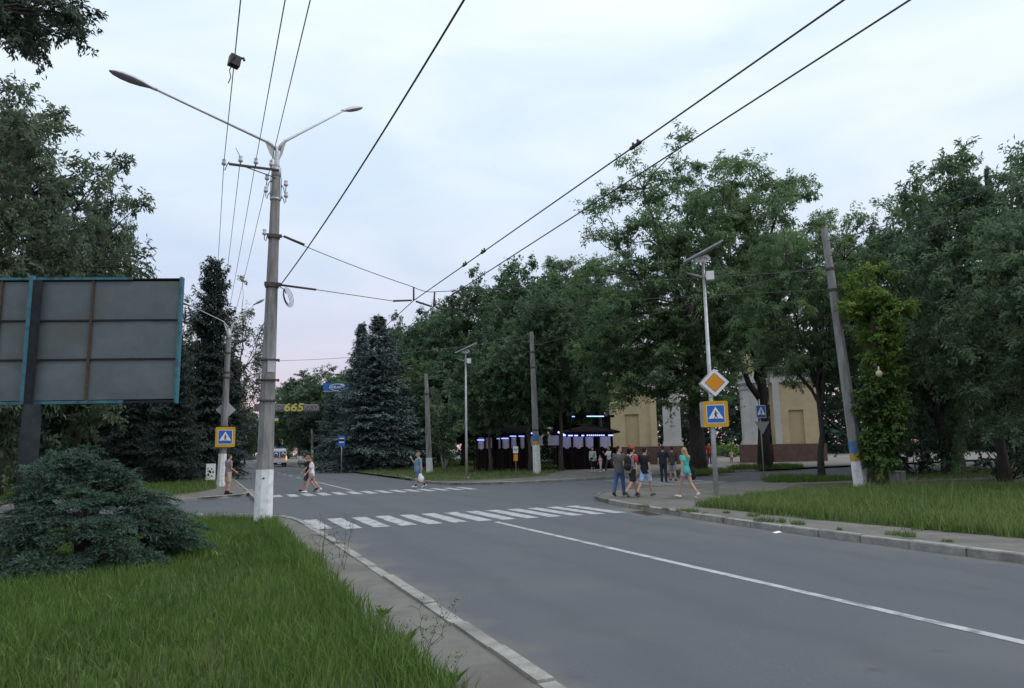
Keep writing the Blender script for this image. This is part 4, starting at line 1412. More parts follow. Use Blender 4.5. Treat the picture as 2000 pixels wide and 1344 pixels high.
# --- solar lamps
def solar_lamp(px, py, top_py, label, dist=None, flip=1):
    b = P(px, py, 0.115) if dist is None else at(px, dist, 0.115)
    h = on_h(px - 0.05 * (py - top_py), top_py, hd(b)).z - b.z
    # panel tilts to the right as seen from the road
    v = Vector((b.x, b.y, 0)).normalized()
    rz = math.atan2(-v.x, v.y)                                  # local +Y looks away from the camera, +X to its right
    o = empty('solar_lamp', b, rz, label, 'street lamp')
    MB().tube([(0, 0, -0.1), (0, 0, 1.9), (0, 0, h)], [0.085, 0.08, 0.045], 12).build('post', 'galv', o)
    MB().tube([(0, 0, -0.02), (0, 0, 0.05)], [0.17, 0.16], 12).build('base_flange', 'galv', o)
    # fan bracket with holes
    n = 9
    out = [(0.0, h - 0.06)] + [(0.27 * math.cos(a) , h + 0.26 * math.sin(a) + 0.04) for a in np.linspace(0.15, 1.0, 5)] + [(-0.27 * math.cos(a), h + 0.02 + 0.2 * math.sin(a)) for a in np.linspace(0.9, 0.1, 5)]
    br = MB().prism(out, -0.02, 0.02).build('fan_bracket', 'white', o)
    for a in (0.5, 1.0, 1.6, 2.2):
        c = Vector((0.15 * math.cos(a), -0.022, h + 0.05 + 0.11 * math.sin(a)))
        MB().tube([c, c + Vector((0, -0.004, 0))], 0.022, 8).build('hole', 'black', br)
    rot = Matrix.Rotation(math.radians(-25), 3, 'Y') @ Matrix.Rotation(math.radians(9), 3, 'X')
    c = Vector((0.0, 0, h + 0.34))
    pn = MB().box(c, (1.42, 1.0, 0.035), rot).build('solar_panel', 'black', o)
    mb = MB()
    for sgn in (-1, 1):
        mb.box(c + rot @ Vector((0, sgn * 0.505, 0.0)), (1.46, 0.03, 0.05), rot)
        mb.box(c + rot @ Vector((sgn * 0.715, 0, 0.0)), (0.03, 1.03, 0.05), rot)
    mb.build('panel_frame', 'galv', pn)
    MB().box(c + rot @ Vector((0, 0, -0.021)), (1.38, 0.96, 0.006), rot).build('panel_back', 'lamp', pn)
    # lamp head to the left, battery box to the right
    zl = h - 0.52
    hh = MB()
    hh.tube([(-0.03, 0, zl), (-0.14, 0, zl + 0.03)], 0.035, 8)
    hh.tube([(-0.12, 0, zl + 0.03), (-0.2, 0, zl + 0.05), (-0.42, 0, zl + 0.13), (-0.56, 0, zl + 0.18)], [(0.05, 0.03), (0.11, 0.04), (0.12, 0.03), (0.07, 0.015)], 10)
    hh.build('lamp_head', 'galv', o)
    bx = MB().box((0.21, -0.02, zl + 0.02), (0.26, 0.22, 0.30)).build('battery_box', 'white', o)
    MB().box((0.06, 0, zl + 0.02), (0.06, 0.10, 0.16)).build('box_bracket', 'galv', bx)
    for k in (0.28, 0.42):
        MB().tube([(0, 0, h * (1 - 0.62) + k - 0.02), (0, 0, h * (1 - 0.62) + k + 0.02)], 0.085, 10).build('band', 'galv', o)
    return o, b, h, rz
SL1 = solar_lamp(1400, 972, 512, 'near solar street lamp carrying the amber diamond and crossing signs')
SL2 = solar_lamp(911, 931, 690, 'farther solar street lamp on the grass island', dist=45)

# ================================================================ SIGNS
def walker(parent, s, y, mname='black'):
    """walking figure and kerb marks of a crossing sign, plates facing -Y"""
    mb = MB()
    def pl(o):
        mb.prism([(x * s, z * s) for x, z in o], y - 0.002, y)
    def limb(a, b, w0, w1):
        a, b = Vector((a[0], a[1])), Vector((b[0], b[1]))
        d = (b - a).normalized()
        n = Vector((-d.y, d.x))
        pl([tuple(a - n * w0), tuple(b - n * w1), tuple(b + n * w1), tuple(a + n * w0)])
    pl([(0.035 * math.cos(t), 0.145 + 0.035 * math.sin(t)) for t in np.linspace(0, 2 * pi, 12, endpoint=False)])
    pl([(-0.035, -0.02), (0.028, -0.025), (0.045, 0.09), (0.01, 0.105), (-0.03, 0.095)])
    limb((-0.015, -0.01), (-0.02, -0.10), 0.022, 0.018)
    limb((-0.02, -0.09), (-0.07, -0.19), 0.018, 0.014)
    limb((0.01, -0.01), (0.04, -0.10), 0.022, 0.018)
    limb((0.04, -0.09), (0.085, -0.185), 0.018, 0.014)
    limb((-0.02, 0.09), (-0.06, 0.03), 0.014, 0.012)
    limb((-0.06, 0.035), (-0.045, -0.02), 0.012, 0.01)
    limb((0.03, 0.085), (0.085, 0.05), 0.014, 0.012)
    limb((0.085, 0.055), (0.10, 0.0), 0.012, 0.01)
    for x in (-0.16, 0.0, 0.155):
        pl([(x - 0.045, -0.225), (x + 0.02, -0.225), (x + 0.035, -0.185), (x - 0.01, -0.185)])
    return mb.build('walking_figure', mname, parent)
def crossing_sign(loc, rz, size, label, board=True, shade=False):
    o = empty('crossing_sign', loc, rz, label, 'sign')
    w = size
    if board:
        MB().prism(rrect(w, w * 1.07, 0.07 * w), -0.012, 0.012).build('fluorescent_board', 's_yellow', o)
        MB().prism(rrect(w * 0.98, w * 1.05, 0.07 * w), 0.013, 0.02).build('back_plate', 's_back', o)
        q = 0.735
    else:
        MB().prism(rrect(w, w, 0.05 * w), -0.010, 0.012).build('back_plate', 's_back', o)
        q = 0.98
    MB().prism(rrect(w * q, w * q * 1.03, 0.03), -0.018, -0.0122).build('white_border', 'white', o)
    fc = MB().prism(rrect(w * q * 0.93, w * q * 0.96, 0.02), -0.021, -0.0182).build('blue_field', 's_blue', o)
    t = w * q * 0.42
    MB().prism([(-t * 0.98, -t * 0.62), (t * 0.98, -t * 0.62), (0, t * 0.95)], -0.024, -0.0212).build('white_triangle', 'white', fc)
    k = walker(fc, w * q * 1.22, -0.0245)
    k.location = (0, 0, -t * 0.07)
    mb = MB()
    for z in (-0.2, 0.2):
        mb.box((0, 0.05, z * w), (0.22, 0.055, 0.03))
    mb.build('bracket', 'galv', o)
    return o
def diamond_sign(loc, rz, size, label, face=True):
    o = empty('priority_sign', loc, rz, label, 'sign')
    def dia(s, r=0.06):
        return [(x * math.cos(pi / 4) - z * math.sin(pi / 4), x * math.sin(pi / 4) + z * math.cos(pi / 4)) for x, z in rrect(s, s, r * s)]
    MB().prism(dia(size), 0.003, 0.014).build('back_plate', 's_back', o)
    MB().prism(dia(size), -0.010, 0.0025).build('white_border', 'white', o)
    MB().prism(dia(size * 0.70, 0.03), -0.0125, -0.0102).build('black_outline', 'black', o)
    MB().prism(dia(size * 0.665, 0.03), -0.015, -0.0127).build('amber_field', 's_orange', o)
    MB().box((0, 0.05, 0), (0.2, 0.07, 0.04)).build('bracket', 'galv', o)
    return o
b1 = SL1[1]
d1 = hd(b1)
def on_lamp(px, py, back):
    p = on_h(px, py, d1)
    v = Vector((b1.x, b1.y, 0)).normalized()
    return p - v * back
rzs = SL1[3] + math.radians(-4)
pd = on_lamp(1396, 748, 0.14)
diamond_sign(pd, rzs, 0.66, 'amber and white priority diamond on the near solar lamp')
pc = on_lamp(1398, 809, 0.14)
crossing_sign(pc, rzs, 0.80, 'large yellow-bordered pedestrian crossing sign on the near solar lamp')
# second plates behind, facing away
pb = on_lamp(1391, 748, -0.13)
oo = diamond_sign(pb, rzs + pi - 0.12, 0.66, 'back of a second diamond sign on the near solar lamp, facing away')
pb = on_lamp(1391, 809, -0.13)
crossing_sign(pb, rzs + pi - 0.12, 0.80, 'back of a second crossing sign on the near solar lamp, facing away')
# left pole signs
v = Vector((LPB.x, LPB.y, 0)).normalized()
rzl = math.atan2(-v.x, v.y)
p = on_h(440, 854, hd(LPB)) - v * 0.30
crossing_sign(p, rzl, 1.02, 'yellow-bordered pedestrian crossing sign on the left lamp pole')
p = on_h(441, 800, hd(LPB)) + v * 0.27
oo = diamond_sign(p, rzl + pi, 0.75, 'grey back of a diamond sign on the left lamp pole')
# shaded crossing sign over a give-way sign before the forked trunk
p = P(1492, 925, 0.1)
o = empty('sign_post', p, 0, 'thin post before the forked locust trunk carrying two shaded signs', 'post')
hh = on_h(1487, 780, hd(p)).z - p.z
MB().tube([(0, 0, -0.1), (0, 0, hh)], 0.035, 8).build('post', 'galv', o)
MB().box((0, 0, 0.02), (0.24, 0.24, 0.06)).build('footing', 'concrete', o)
v = Vector((p.x, p.y, 0)).normalized()
rzq = math.atan2(-v.x, v.y)
q = on_h(1486, 804, hd(p)) - v * 0.08
crossing_sign(q, rzq + 0.75, 0.72, 'shaded crossing sign turned aside before the forked trunk', False)
q = on_h(1489, 834, hd(p)) - v * 0.08
o = empty('give_way_sign', q, rzq + 0.35, 'grey back of a triangular sign below the shaded crossing sign', 'sign')
tri = [(-0.42, 0.30), (0.0, -0.42), (0.42, 0.30)]
MB().prism(tri, -0.006, 0.006).build('back_plate', 's_back', o)
MB().box((0, 0.04, 0), (0.12, 0.07, 0.03)).build('bracket', 'galv', o)
# bus stop sign
p = at(667, 64, 0.12)
o = empty('bus_stop_sign', p, rz_facing(p, (0, 0, 0)), 'blue bus stop sign on a thin post before the blue spruces', 'sign')
h0 = on_h(667, 871, 64).z - p.z
h1 = on_h(667, 853, 64).z - p.z
MB().tube([(0, 0, -0.1), (0, 0, h1)], 0.035, 8).build('post', 'galv', o)
w = 0.56
MB().prism(rrect(w, h1 - h0 + 0.1, 0.05, cz=(h0 + h1) / 2), -0.06, -0.04).build('blue_plate', 's_blue', o)
wp = MB().prism(rrect(w * 0.72, (h1 - h0) * 0.52, 0.03, cz=h0 + (h1 - h0) * 0.60), -0.066, -0.0605).build('white_panel', 'white', o)
zc = h0 + (h1 - h0) * 0.60
MB().prism([(-0.2, zc - 0.1), (0.2, zc - 0.1), (0.2, zc + 0.12), (-0.2, zc + 0.12)], -0.070, -0.0665).build('bus_pictogram', 'black', wp)
# white and orange notice board on the island
p = at(1007, 47, 0.12)
o = empty('notice_sign', p, rz_facing(p, (0, 0, 0)), 'small white and orange notice on a thin post by the cafe pole', 'sign')
zt = on_h(1007, 872, 47).z - p.z
MB().tube([(0, 0, -0.1), (0, 0, zt)], 0.022, 8).build('post', 'galv', o)
wp = MB().prism(rrect(0.33, 0.44, 0.02, cz=zt - 0.22), -0.04, -0.025).build('white_plate', 'white', o)
mb = MB()
for k in range(3):
    mb.box((-0.09 + 0.09 * k, -0.0415, zt - 0.17), (0.06, 0.003, 0.05)).box((-0.075 + 0.075 * k, -0.0415, zt - 0.24), (0.05, 0.003, 0.05))
mb.build('print', 'black', wp)
op = MB().prism(rrect(0.27, 0.42, 0.02, cz=zt - 0.72), -0.04, -0.025).build('orange_plate', 's_orange', o)
MB().prism(rrect(0.12, 0.22, 0.05, cz=zt - 0.70), -0.044, -0.0405).build('emblem', 's_yellow', op)

# ================================================================ BILLBOARD (seen from behind)
def billboard():
    dep = 17.4
    def pt(px, py, dd=0.0):
        d = ray(px, py)
        k = (dep + dd) / d.dot(FW)
        return Vector((d.x * k, d.y * k, CAM_H + d.z * k))
    A, B = pt(0, 665), pt(353, 660, 0.25)
    ax = Vector((B.x - A.x, B.y - A.y, 0)).normalized()
    rz = math.atan2(ax.y, ax.x)
    post = pt(72, 665)
    base = Vector((post.x, post.y, 0.12)) + Vector((-ax.y, ax.x, 0)) * 0.33
    o = empty('billboard', base, rz, 'large billboard seen from behind, grey sheets in a peeling blue frame', 'billboard')
    inv = Matrix.Rotation(-rz, 3, 'Z')
    def loc(px, py, dd=0.0):
        return inv @ (pt(px, py, dd) - base)
    x1 = loc(355, 660, 0.25).x
    x0 = x1 - 6.2
    z0, z1 = loc(200, 788).z, loc(200, 541).z
    xp = loc(72, 660).x
    yb = loc(200, 665).y
    xs = [x0, x0 + 1.5, loc(178, 660).x - 2.05, loc(178, 660).x, x1]
    xs = sorted([x0 + 0.02, xp - 0.85, xp + 0.0, loc(177, 660).x, x1 - 0.05])
    zs = [z0 + 0.06, z0 + (z1 - z0) * 0.345, z0 + (z1 - z0) * 0.66, z1 - 0.05]
    g = np.random.default_rng(5)
    for i in range(len(xs) - 1):
        for j in range(3):
            mb = MB()
            nx, nz = 9, 7
            vs, fs = [], []
            for a in range(nz):
                for b_ in range(nx):
                    u, w_ = b_ / (nx - 1), a / (nz - 1)
                    x = xs[i] + 0.012 + (xs[i + 1] - xs[i] - 0.024) * u
                    z = zs[j] + 0.012 + (zs[j + 1] - zs[j] - 0.024) * w_
                    bul = 0.018 * math.sin(pi * u) * math.sin(pi * w_) * g.uniform(0.5, 1.5)
                    if i == 3 and j == 1:
                        bul += 0.05 * math.exp(-((u - 0.57 - 0.1 * (1 - w_)) / 0.09) ** 2) * (1 - w_ * 0.5)
                    vs.append((x, yb - bul, z))
            for a in range(nz - 1):
                for b_ in range(nx - 1):
                    k = a * nx + b_
                    fs.append((k, k + 1, k + nx + 1, k + nx))
            mb.add(vs, fs, True)
            mb.build('sheet_panel', 'bb_sheet', o)
    MB().bbox((x0, yb + 0.05, z0), (x1, yb + 0.08, z1)).build('front_board', 'bb_post', o)
    for z in zs[1:3]:
        MB().box(((x0 + x1) / 2, yb - 0.012, z), (x1 - x0 - 0.06, 0.05, 0.04)).build('batten', 'bb_post', o)
    for x in xs[1:-1]:
        if abs(x - xp) > 0.05:
            MB().box((x, yb - 0.03, (z0 + z1) / 2), (0.05, 0.05, z1 - z0 - 0.1)).build('batten', 'bb_brown', o)
    fr = MB()
    xt = loc(250, 541).x
    MB().bbox((x0, yb - 0.07, z1 - 0.03), (xt, yb + 0.1, z1 + 0.03)).build('frame_rail', 'bb_blue', o)
    MB().bbox((x0, yb - 0.07, z0 - 0.02), (xt - 0.05, yb + 0.1, z0 + 0.05)).build('frame_rail', 'bb_blue', o)
    MB().bbox((xt + 0.003, yb - 0.02, z1 - 0.015), (x1, yb + 0.1, z1 + 0.012)).build('frame_rail', 'bb_post', o)
    MB().bbox((xt - 0.047, yb - 0.02, z0 - 0.015), (x1, yb + 0.1, z0 + 0.035)).build('frame_rail', 'bb_post', o)
    MB().bbox((x1 - 0.045, yb - 0.05, z0 - 0.03), (x1 + 0.012, yb + 0.11, z1 + 0.04)).build('frame_stile', 'bb_blue', o)
    MB().bbox((x0 - 0.012, yb - 0.05, z0 - 0.03), (x0 + 0.045, yb + 0.11, z1 + 0.04)).build('frame_stile', 'bb_blue', o)
    # post behind a blue upright
    MB().bbox((xp - 0.02, yb - 0.20, z0 - 0.02), (xp + 0.13, yb - 0.075, z1 - 0.06)).build('post_head', 'bb_post', o)
    MB().bbox((xp - 0.11, yb - 0.22, z0 - 0.03), (xp - 0.025, yb - 0.10, z1 + 0.05)).build('upright', 'bb_blue', o)
    MB().tube([(xp + 0.10, yb - 0.05, -0.2), (xp + 0.10, yb - 0.05, z0 - 0.025)], 0.20, 14).build('post', 'bb_post', o)
    MB().box((xp + 0.1, yb - 0.05, 0.02), (0.9, 0.9, 0.12)).build('footing', 'concrete', o)
billboard()

# ================================================================ OVERHEAD WIRES
def wire(a, b, sag, r, label, m='wire', n=14, name='overhead_wire', group=None):
    a, b = Vector(a), Vector(b)
    pts = [a.lerp(b, t) - Vector((0, 0, sag * 4 * t * (1 - t))) for t in np.linspace(0, 1, n)]
    o = MB().tube(pts, r, 5).build(name, m)
    tag(o, label, 'wire', group)
    return o
# power lines along the road, on the big lamp's cross-arm
names = ('leftmost power line running along the road over the big street lamp', 'second power line from the left over the big street lamp',
         'third power line from the left over the big street lamp', 'power line nearest the big street lamp top')
near_px = ((470, 0), None, (557, 0), (606, 0))
for k, e in enumerate(ENDS):
    far = Vector((e.x * 0.72 + 0.12, 62, 9.9))
    pts = [far, e]
    if near_px[k] is None:
        pts = [far, e, e + Vector((-0.06, -0.08, 0.1)), e + Vector((-0.13, -0.10, 0.22))]
        mb = MB()
        ln = [far.lerp(e, t) - Vector((0, 0, 1.6 * t * (1 - t))) for t in np.linspace(0, 1, 14)] + pts[2:]
        tag(mb.tube(ln, 0.009, 5).build('power_line', 'alu'), names[k], 'wire', 'power lines on the big street lamp')
    else:
        d = ray(*near_px[k])
        Yn = 9.0
        q = Vector((d.x * Yn / d.y, Yn, CAM_H + d.z * Yn / d.y))
        dirn = (q - e)
        endp = q + dirn.normalized() * 20
        ln = [far.lerp(e, t) - Vector((0, 0, 1.6 * t * (1 - t))) for t in np.linspace(0, 1, 14)] + [e.lerp(endp, t) - Vector((0, 0, 0.0)) for t in np.linspace(0, 1, 8)[1:]]
        tag(MB().tube(ln, 0.009, 5).build('power_line', 'alu'), names[k], 'wire', 'power lines on the big street lamp')
        if k == 0:
            dd = ray(461, 117)
            t0 = min(np.linspace(0, 1, 400), key=lambda t: (e.lerp(endp, t) - Vector((0, 0, CAM_H))).normalized().cross(dd.normalized()).length)
            c = e.lerp(endp, float(t0))
            jb = empty('cable_box', c, 0.3, 'small black cable box hanging on the leftmost power line', 'box')
            MB().box((0, 0, -0.03), (0.16, 0.13, 0.17), Matrix.Rotation(0.15, 3, 'Y')).build('case', 'black', jb)
            MB().tube([(0.09, 0, 0.05), (0.14, 0, 0.07), (0.15, 0, 0.03)], 0.02, 6).build('gland', 'black', jb)
            MB().tube([(-0.03, 0, -0.1), (-0.07, 0.0, -0.2), (-0.04, 0.02, -0.3), (-0.08, 0.0, -0.42)], 0.008, 5).build('loose_end', 'wire', jb)
# two span wires from the big lamp to the leaning pole
_, LB, lax, lrad, lh = LEANP
zl1 = on_h(1620, 527, hd(LB)).z - LB.z
zl2 = on_h(1625, 566, hd(LB)).z - LB.z
pA1 = BLB + bax(Z1) + Vector((brad(Z1) + 0.05, -0.15, 0))
pA2 = BLB + bax(Z2) + Vector((brad(Z2) + 0.05, -0.15, 0))
pB1 = LB + lax(zl1) - Vector((lrad(zl1), 0, 0))
pB2 = LB + lax(zl2) - Vector((lrad(zl2), 0, 0))
YS = 19.5
H1, H2 = on_Y(808, 587, YS), on_Y(847, 599, YS)
U1, U2 = on_Y(808, 561, YS), on_Y(849, 570, YS)
def polyline(pts, r, label, m='wire', name='span_wire', group=None, sag=0.0):
    out = []
    for a, b in zip(pts, pts[1:]):
        a, b = Vector(a), Vector(b)
        for t in np.linspace(0, 1, 8)[:-1]:
            out.append(a.lerp(b, float(t)) - Vector((0, 0, sag * 4 * t * (1 - t))))
    out.append(Vector(pts[-1]))
    o = MB().tube(out, r, 5).build(name, m)
    return tag(o, label, 'wire', group)
polyline([pA1, U1, U2, pB1], 0.011, 'upper span wire crossing the road from the big street lamp', sag=0.05)
sw = empty('span_wire', H1, 0, 'lower span wire with dark insulators holding the trolley wires', 'wire')
def seg(name, a, b, r, m='rust', n=6):
    return MB().tube([Vector(a) - H1, (Vector(a) + Vector(b)) / 2 - H1, Vector(b) - H1], r, n).build(name, m, sw)
seg('cable', pA2 + Vector((0.9, 0, -0.06)), on_Y(768, 588, YS), 0.010, 'wire')
seg('insulator', pA2, pA2 + Vector((0.9, 0, -0.06)), 0.03)
seg('insulator', on_Y(768, 588, YS), H1 + Vector((-0.06, 0, 0)), 0.028)
seg('insulator', H1 + Vector((0.06, 0, -0.02)), H2 + Vector((-0.06, 0, 0.0)), 0.028)
seg('insulator', H2 + Vector((0.06, 0, -0.02)), on_Y(870, 605, YS), 0.028)
seg('cable', on_Y(870, 605, YS), pB2, 0.010, 'wire')
seg('hanger', H1, U1, 0.026)
seg('hanger', H2, U2, 0.026)
seg('insulator', pA1 + Vector((0.04, -0.03, 0)), pA1.lerp(U1, 0.16) + Vector((0, -0.03, 0)), 0.03)
# trolley wires
for k, (Hh, npx, fpx, lab) in enumerate(((H1, (1648, 0), (752, 638), 'left trolley wire running along the road'), (H2, (1777, 0), (793, 642), 'right trolley wire running along the road'))):
    d = ray(*npx)
    Yn = 5.2
    q = Vector((d.x * Yn / d.y, Yn, CAM_H + d.z * Yn / d.y))
    d2 = q - Hh
    f = on_Y(fpx[0], fpx[1], 30)
    e = Hh + (f - Hh).normalized() * 42
    polyline([Hh + d2 * 1.7, Hh, e], 0.013, lab, 'wire', 'trolley_wire', 'trolley wires over the road')
    for cpx in (((1247, 295), (951, 502), (913, 526)) if k == 0 else ()):
        dd = ray(*cpx).normalized()
        t0 = min(np.linspace(0, 1, 600), key=lambda t: (Hh.lerp(q, t) - Vector((0, 0, CAM_H))).normalized().cross(dd).length)
        c = Hh.lerp(q, float(t0))
        big = cpx[0] > 1200
        cl = empty('wire_clamp', c, 0, 'dark clamp on the left trolley wire, %s' % ('the highest of three' if big else 'the middle one' if cpx[0] > 930 else 'the one nearest the lamp post'), 'clamp')
        dv = d2.normalized()
        MB().tube([-dv * (0.13 if big else 0.10), dv * (0.13 if big else 0.10)], 0.03, 6).build('body', 'rust', cl)
        for s_ in (-0.06, 0.06):
            MB().tube([dv * s_, dv * s_ + Vector((0, 0, 0.07))], 0.02, 6).build('bolt', 'rust', cl)
# thick feeder cable from the lower clamp over the road
d = ray(866, 0)
q = Vector((0, 0, CAM_H)) + d * ((7.3 - CAM_H) / d.z)
p0 = pA2 + Vector((-0.02, 0.0, -0.02))
wire(p0, p0 + (q - p0) * 1.9, 0.45, 0.014, 'dark feeder cable slanting up over the road from the big street lamp', 'wire', 26, 'feeder_cable')
# low feeder line from the big lamp back to the left lamp pole side
wire(BLB + bax(Z2) + Vector((0.1, 0.2, -0.2)), on_h(462, 748, 60), 0.25, 0.013, 'cable slanting from the big street lamp down to the far left', 'wire', 14, 'feeder_cable')
# line from the far side of the big lamp to the cafe pole and beyond
_, CB, cax, crad, chh = CAFEP
wire(CB + cax(chh * 0.96), on_h(540, 705, 60), 0.3, 0.016, 'thin line from the cafe pole top across the road', 'alu')
wire(CB + cax(chh * 0.9), LB + lax(lh * 0.87), 0.15, 0.008, 'thin line between the cafe pole and the leaning pole', 'alu')
wire(LB + lax(lh * 0.95), on_h(1990, 345, 22), 0.15, 0.014, 'upper line from the leaning pole towards the right edge', 'wire')
wire(LB + lax(lh * 0.89), on_h(1990, 378, 22), 0.15, 0.014, 'lower line from the leaning pole towards the right edge', 'wire')

# ================================================================ PARK GATE
def gate():
    dist = 66.0
    c = at(1392, dist, 0.12)
    rz = rz_facing(c, (0, 0, 0)) + 0.06
    o = empty('park_gate', c, rz, 'yellow and white arched park gate on brown stone plinths', 'gate')
    k = dist / math.hypot(F_PX, 392) * math.hypot(1, 0.0)
    def X(px):
        return (px - 1392) * k * 1.0
    zb = c.z
    def Z(py, px=1392):
        return on_h(px, py, dist).z - zb
    zp, ze, zt = Z(870), Z(752), Z(722)                       # plinth top, entablature bottom, top
    def part(name, m, *boxes, parent=None):
        mb = MB()
        for (x0, x1, y0, y1, z0, z1) in boxes:
            mb.bbox((x0, y0, z0), (x1, y1, z1))
        return mb.build(name, m, parent or o)
    for (a, b_, nm) in ((1196, 1288, 'L'), (1508, 1592, 'R')):
        x0, x1 = X(a), X(b_)
        part('plinth', 'b_stone', (x0 - 0.25, x1 + 0.25, -0.25, 2.3, -0.3, zp))
        # masonry courses on the plinth
        pier = part('pier', 'y_wall', (x0, x1, 0, 2.0, zp, ze))
        xm = (x0 + x1) / 2 - 0.1
        pw = 0.62
        fr = MB()                                              # recessed panel: thin raised surround
        zp1 = Z(805)
        for (u0, u1, v0, v1) in ((x0, xm - pw, zp, ze), (xm + pw, x1, zp, ze), (xm - pw, xm + pw, zp1, ze)):
            fr.bbox((u0 - 0.002, -0.14, v0 + 0.002), (u1 + 0.002, -0.001, v1 - 0.002))
        fr.build('pier_face', 'y_wall', pier)
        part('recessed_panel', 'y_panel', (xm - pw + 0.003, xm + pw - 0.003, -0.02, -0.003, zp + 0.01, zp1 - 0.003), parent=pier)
        inner = x1 if nm == 'L' else x0
        s = -1 if nm == 'L' else 1
        q0, q1 = sorted((inner, inner + s * 0.55))
        part('corner_pilaster', 'w_plaster' if nm == 'R' else 'y_wall', (q0, q1, -0.30, -0.145, zp, ze), parent=pier)
        # entablature over the pier
        part('architrave', 'w_plaster', (x0 - 0.12, x1 + 0.12, -0.30, 2.1, ze + 0.003, ze + 0.45))
        part('frieze', 'w_plaster', (x0 - 0.06, x1 + 0.06, -0.22, 2.05, ze + 0.453, ze + 0.95))
        part('cornice', 'w_plaster', (x0 - 0.35, x1 + 0.35, -0.55, 2.3, ze + 0.953, ze + 1.22), (x0 - 0.5, x1 + 0.5, -0.7, 2.4, ze + 1.223, ze + 1.42))
    cols = []
    for (a, b_) in ((1300, 1334), (1452, 1484)):
        x0, x1 = X(a), X(b_)
        part('plinth', 'b_stone', (x0 - 0.28, x1 + 0.28, -0.5, 2.5, -0.3, zp))
        col = part('column', 'w_plaster', (x0, x1, -0.2, 2.0, zp + 0.36, Z(764)))
        part('column_base', 'w_plaster', (x0 - 0.14, x1 + 0.14, -0.34, 2.14, zp + 0.003, zp + 0.18), (x0 - 0.08, x1 + 0.08, -0.28, 2.08, zp + 0.183, zp + 0.357), parent=col)
        zc0 = Z(764)
        cap = part('capital', 'w_plaster', (x0 - 0.05, x1 + 0.05, -0.25, 2.05, zc0 + 0.003, zc0 + 0.6), (x0 - 0.16, x1 + 0.16, -0.36, 2.16, zc0 + 0.603, zc0 + 0.75), parent=col)
        mb = MB()
        for r in range(2):
            for t in np.linspace(x0 + 0.1, x1 - 0.1, 5):
                mb.ball((t + 0.08 * r, -0.28, zc0 + 0.16 + 0.25 * r), (0.09, 0.06, 0.13), 8, 6)
        for t in (x0 + 0.02, x1 - 0.02):
            mb.ball((t, -0.3, zc0 + 0.52), (0.13, 0.10, 0.11), 8, 6)
        mb.build('acanthus', 'w_plaster', col)
        part('pilaster_strip', 'w_plaster', ((x0 + x1) / 2 - 0.04, (x0 + x1) / 2 + 0.04, -0.235, -0.203, zp + 0.4, zc0 - 0.02), parent=col)
        cols.append((x0, x1))
    # high central arch wall carried by the columns
    zs = Z(752) + 0.02
    xl0, xl1 = cols[0][0] - 0.1, cols[0][1] + 0.1
    xr0, xr1 = cols[1][0] - 0.1, cols[1][1] + 0.1
    part('impost', 'w_plaster', (xl0 - 0.2, xl1 + 0.2, -0.45, 2.2, zs, zs + 0.75))
    part('impost', 'w_plaster', (xr0 - 0.2, xr1 + 0.2, -0.45, 2.2, zs, zs + 0.75))
    zsp = zs + 0.753
    ztop = Z(632)
    cx, rr = (xl1 + xr0) / 2, (xr0 - xl1) / 2
    out = [(xl0, zsp)] + [(cx + rr * math.cos(t), zsp + min(rr, ztop - zsp - 0.7) * math.sin(t)) for t in np.linspace(pi, 0, 19)] + [(xr1, zsp), (xr1, ztop), (xl0, ztop)]
    # prism wants counter-clockwise seen from -y
    MB().prism(out, -0.25, 1.9).build('arch_wall', 'y_wall', o)
    mb = MB()
    arc = [Vector((cx + (rr + 0.16) * math.cos(t), -0.27, zsp + (min(rr, ztop - zsp - 0.7) + 0.16) * math.sin(t))) for t in np.linspace(pi, 0, 19)]
    mb.tube(arc, (0.16), 6, False)
    mb.build('archivolt', 'w_plaster', o)
    part('cornice', 'w_plaster', (xl0 - 0.3, xr1 + 0.3, -0.6, 2.2, ztop + 0.003, ztop + 0.3), (xl0 - 0.5, xr1 + 0.5, -0.8, 2.4, ztop + 0.303, ztop + 0.55))
    part('attic', 'y_wall', (xl0 + 0.2, xr1 - 0.2, 0, 1.7, ztop + 0.553, ztop + 1.3))
    # links from piers to the columns at architrave height
    part('lintel', 'w_plaster', (X(1288) + 0.55, xl0 - 0.22, -0.1, 1.8, ze + 0.1, ze + 0.9))
    part('lintel', 'w_plaster', (xr1 + 0.22, X(1508) - 0.55, -0.1, 1.8, ze + 0.1, ze + 0.9))
gate()

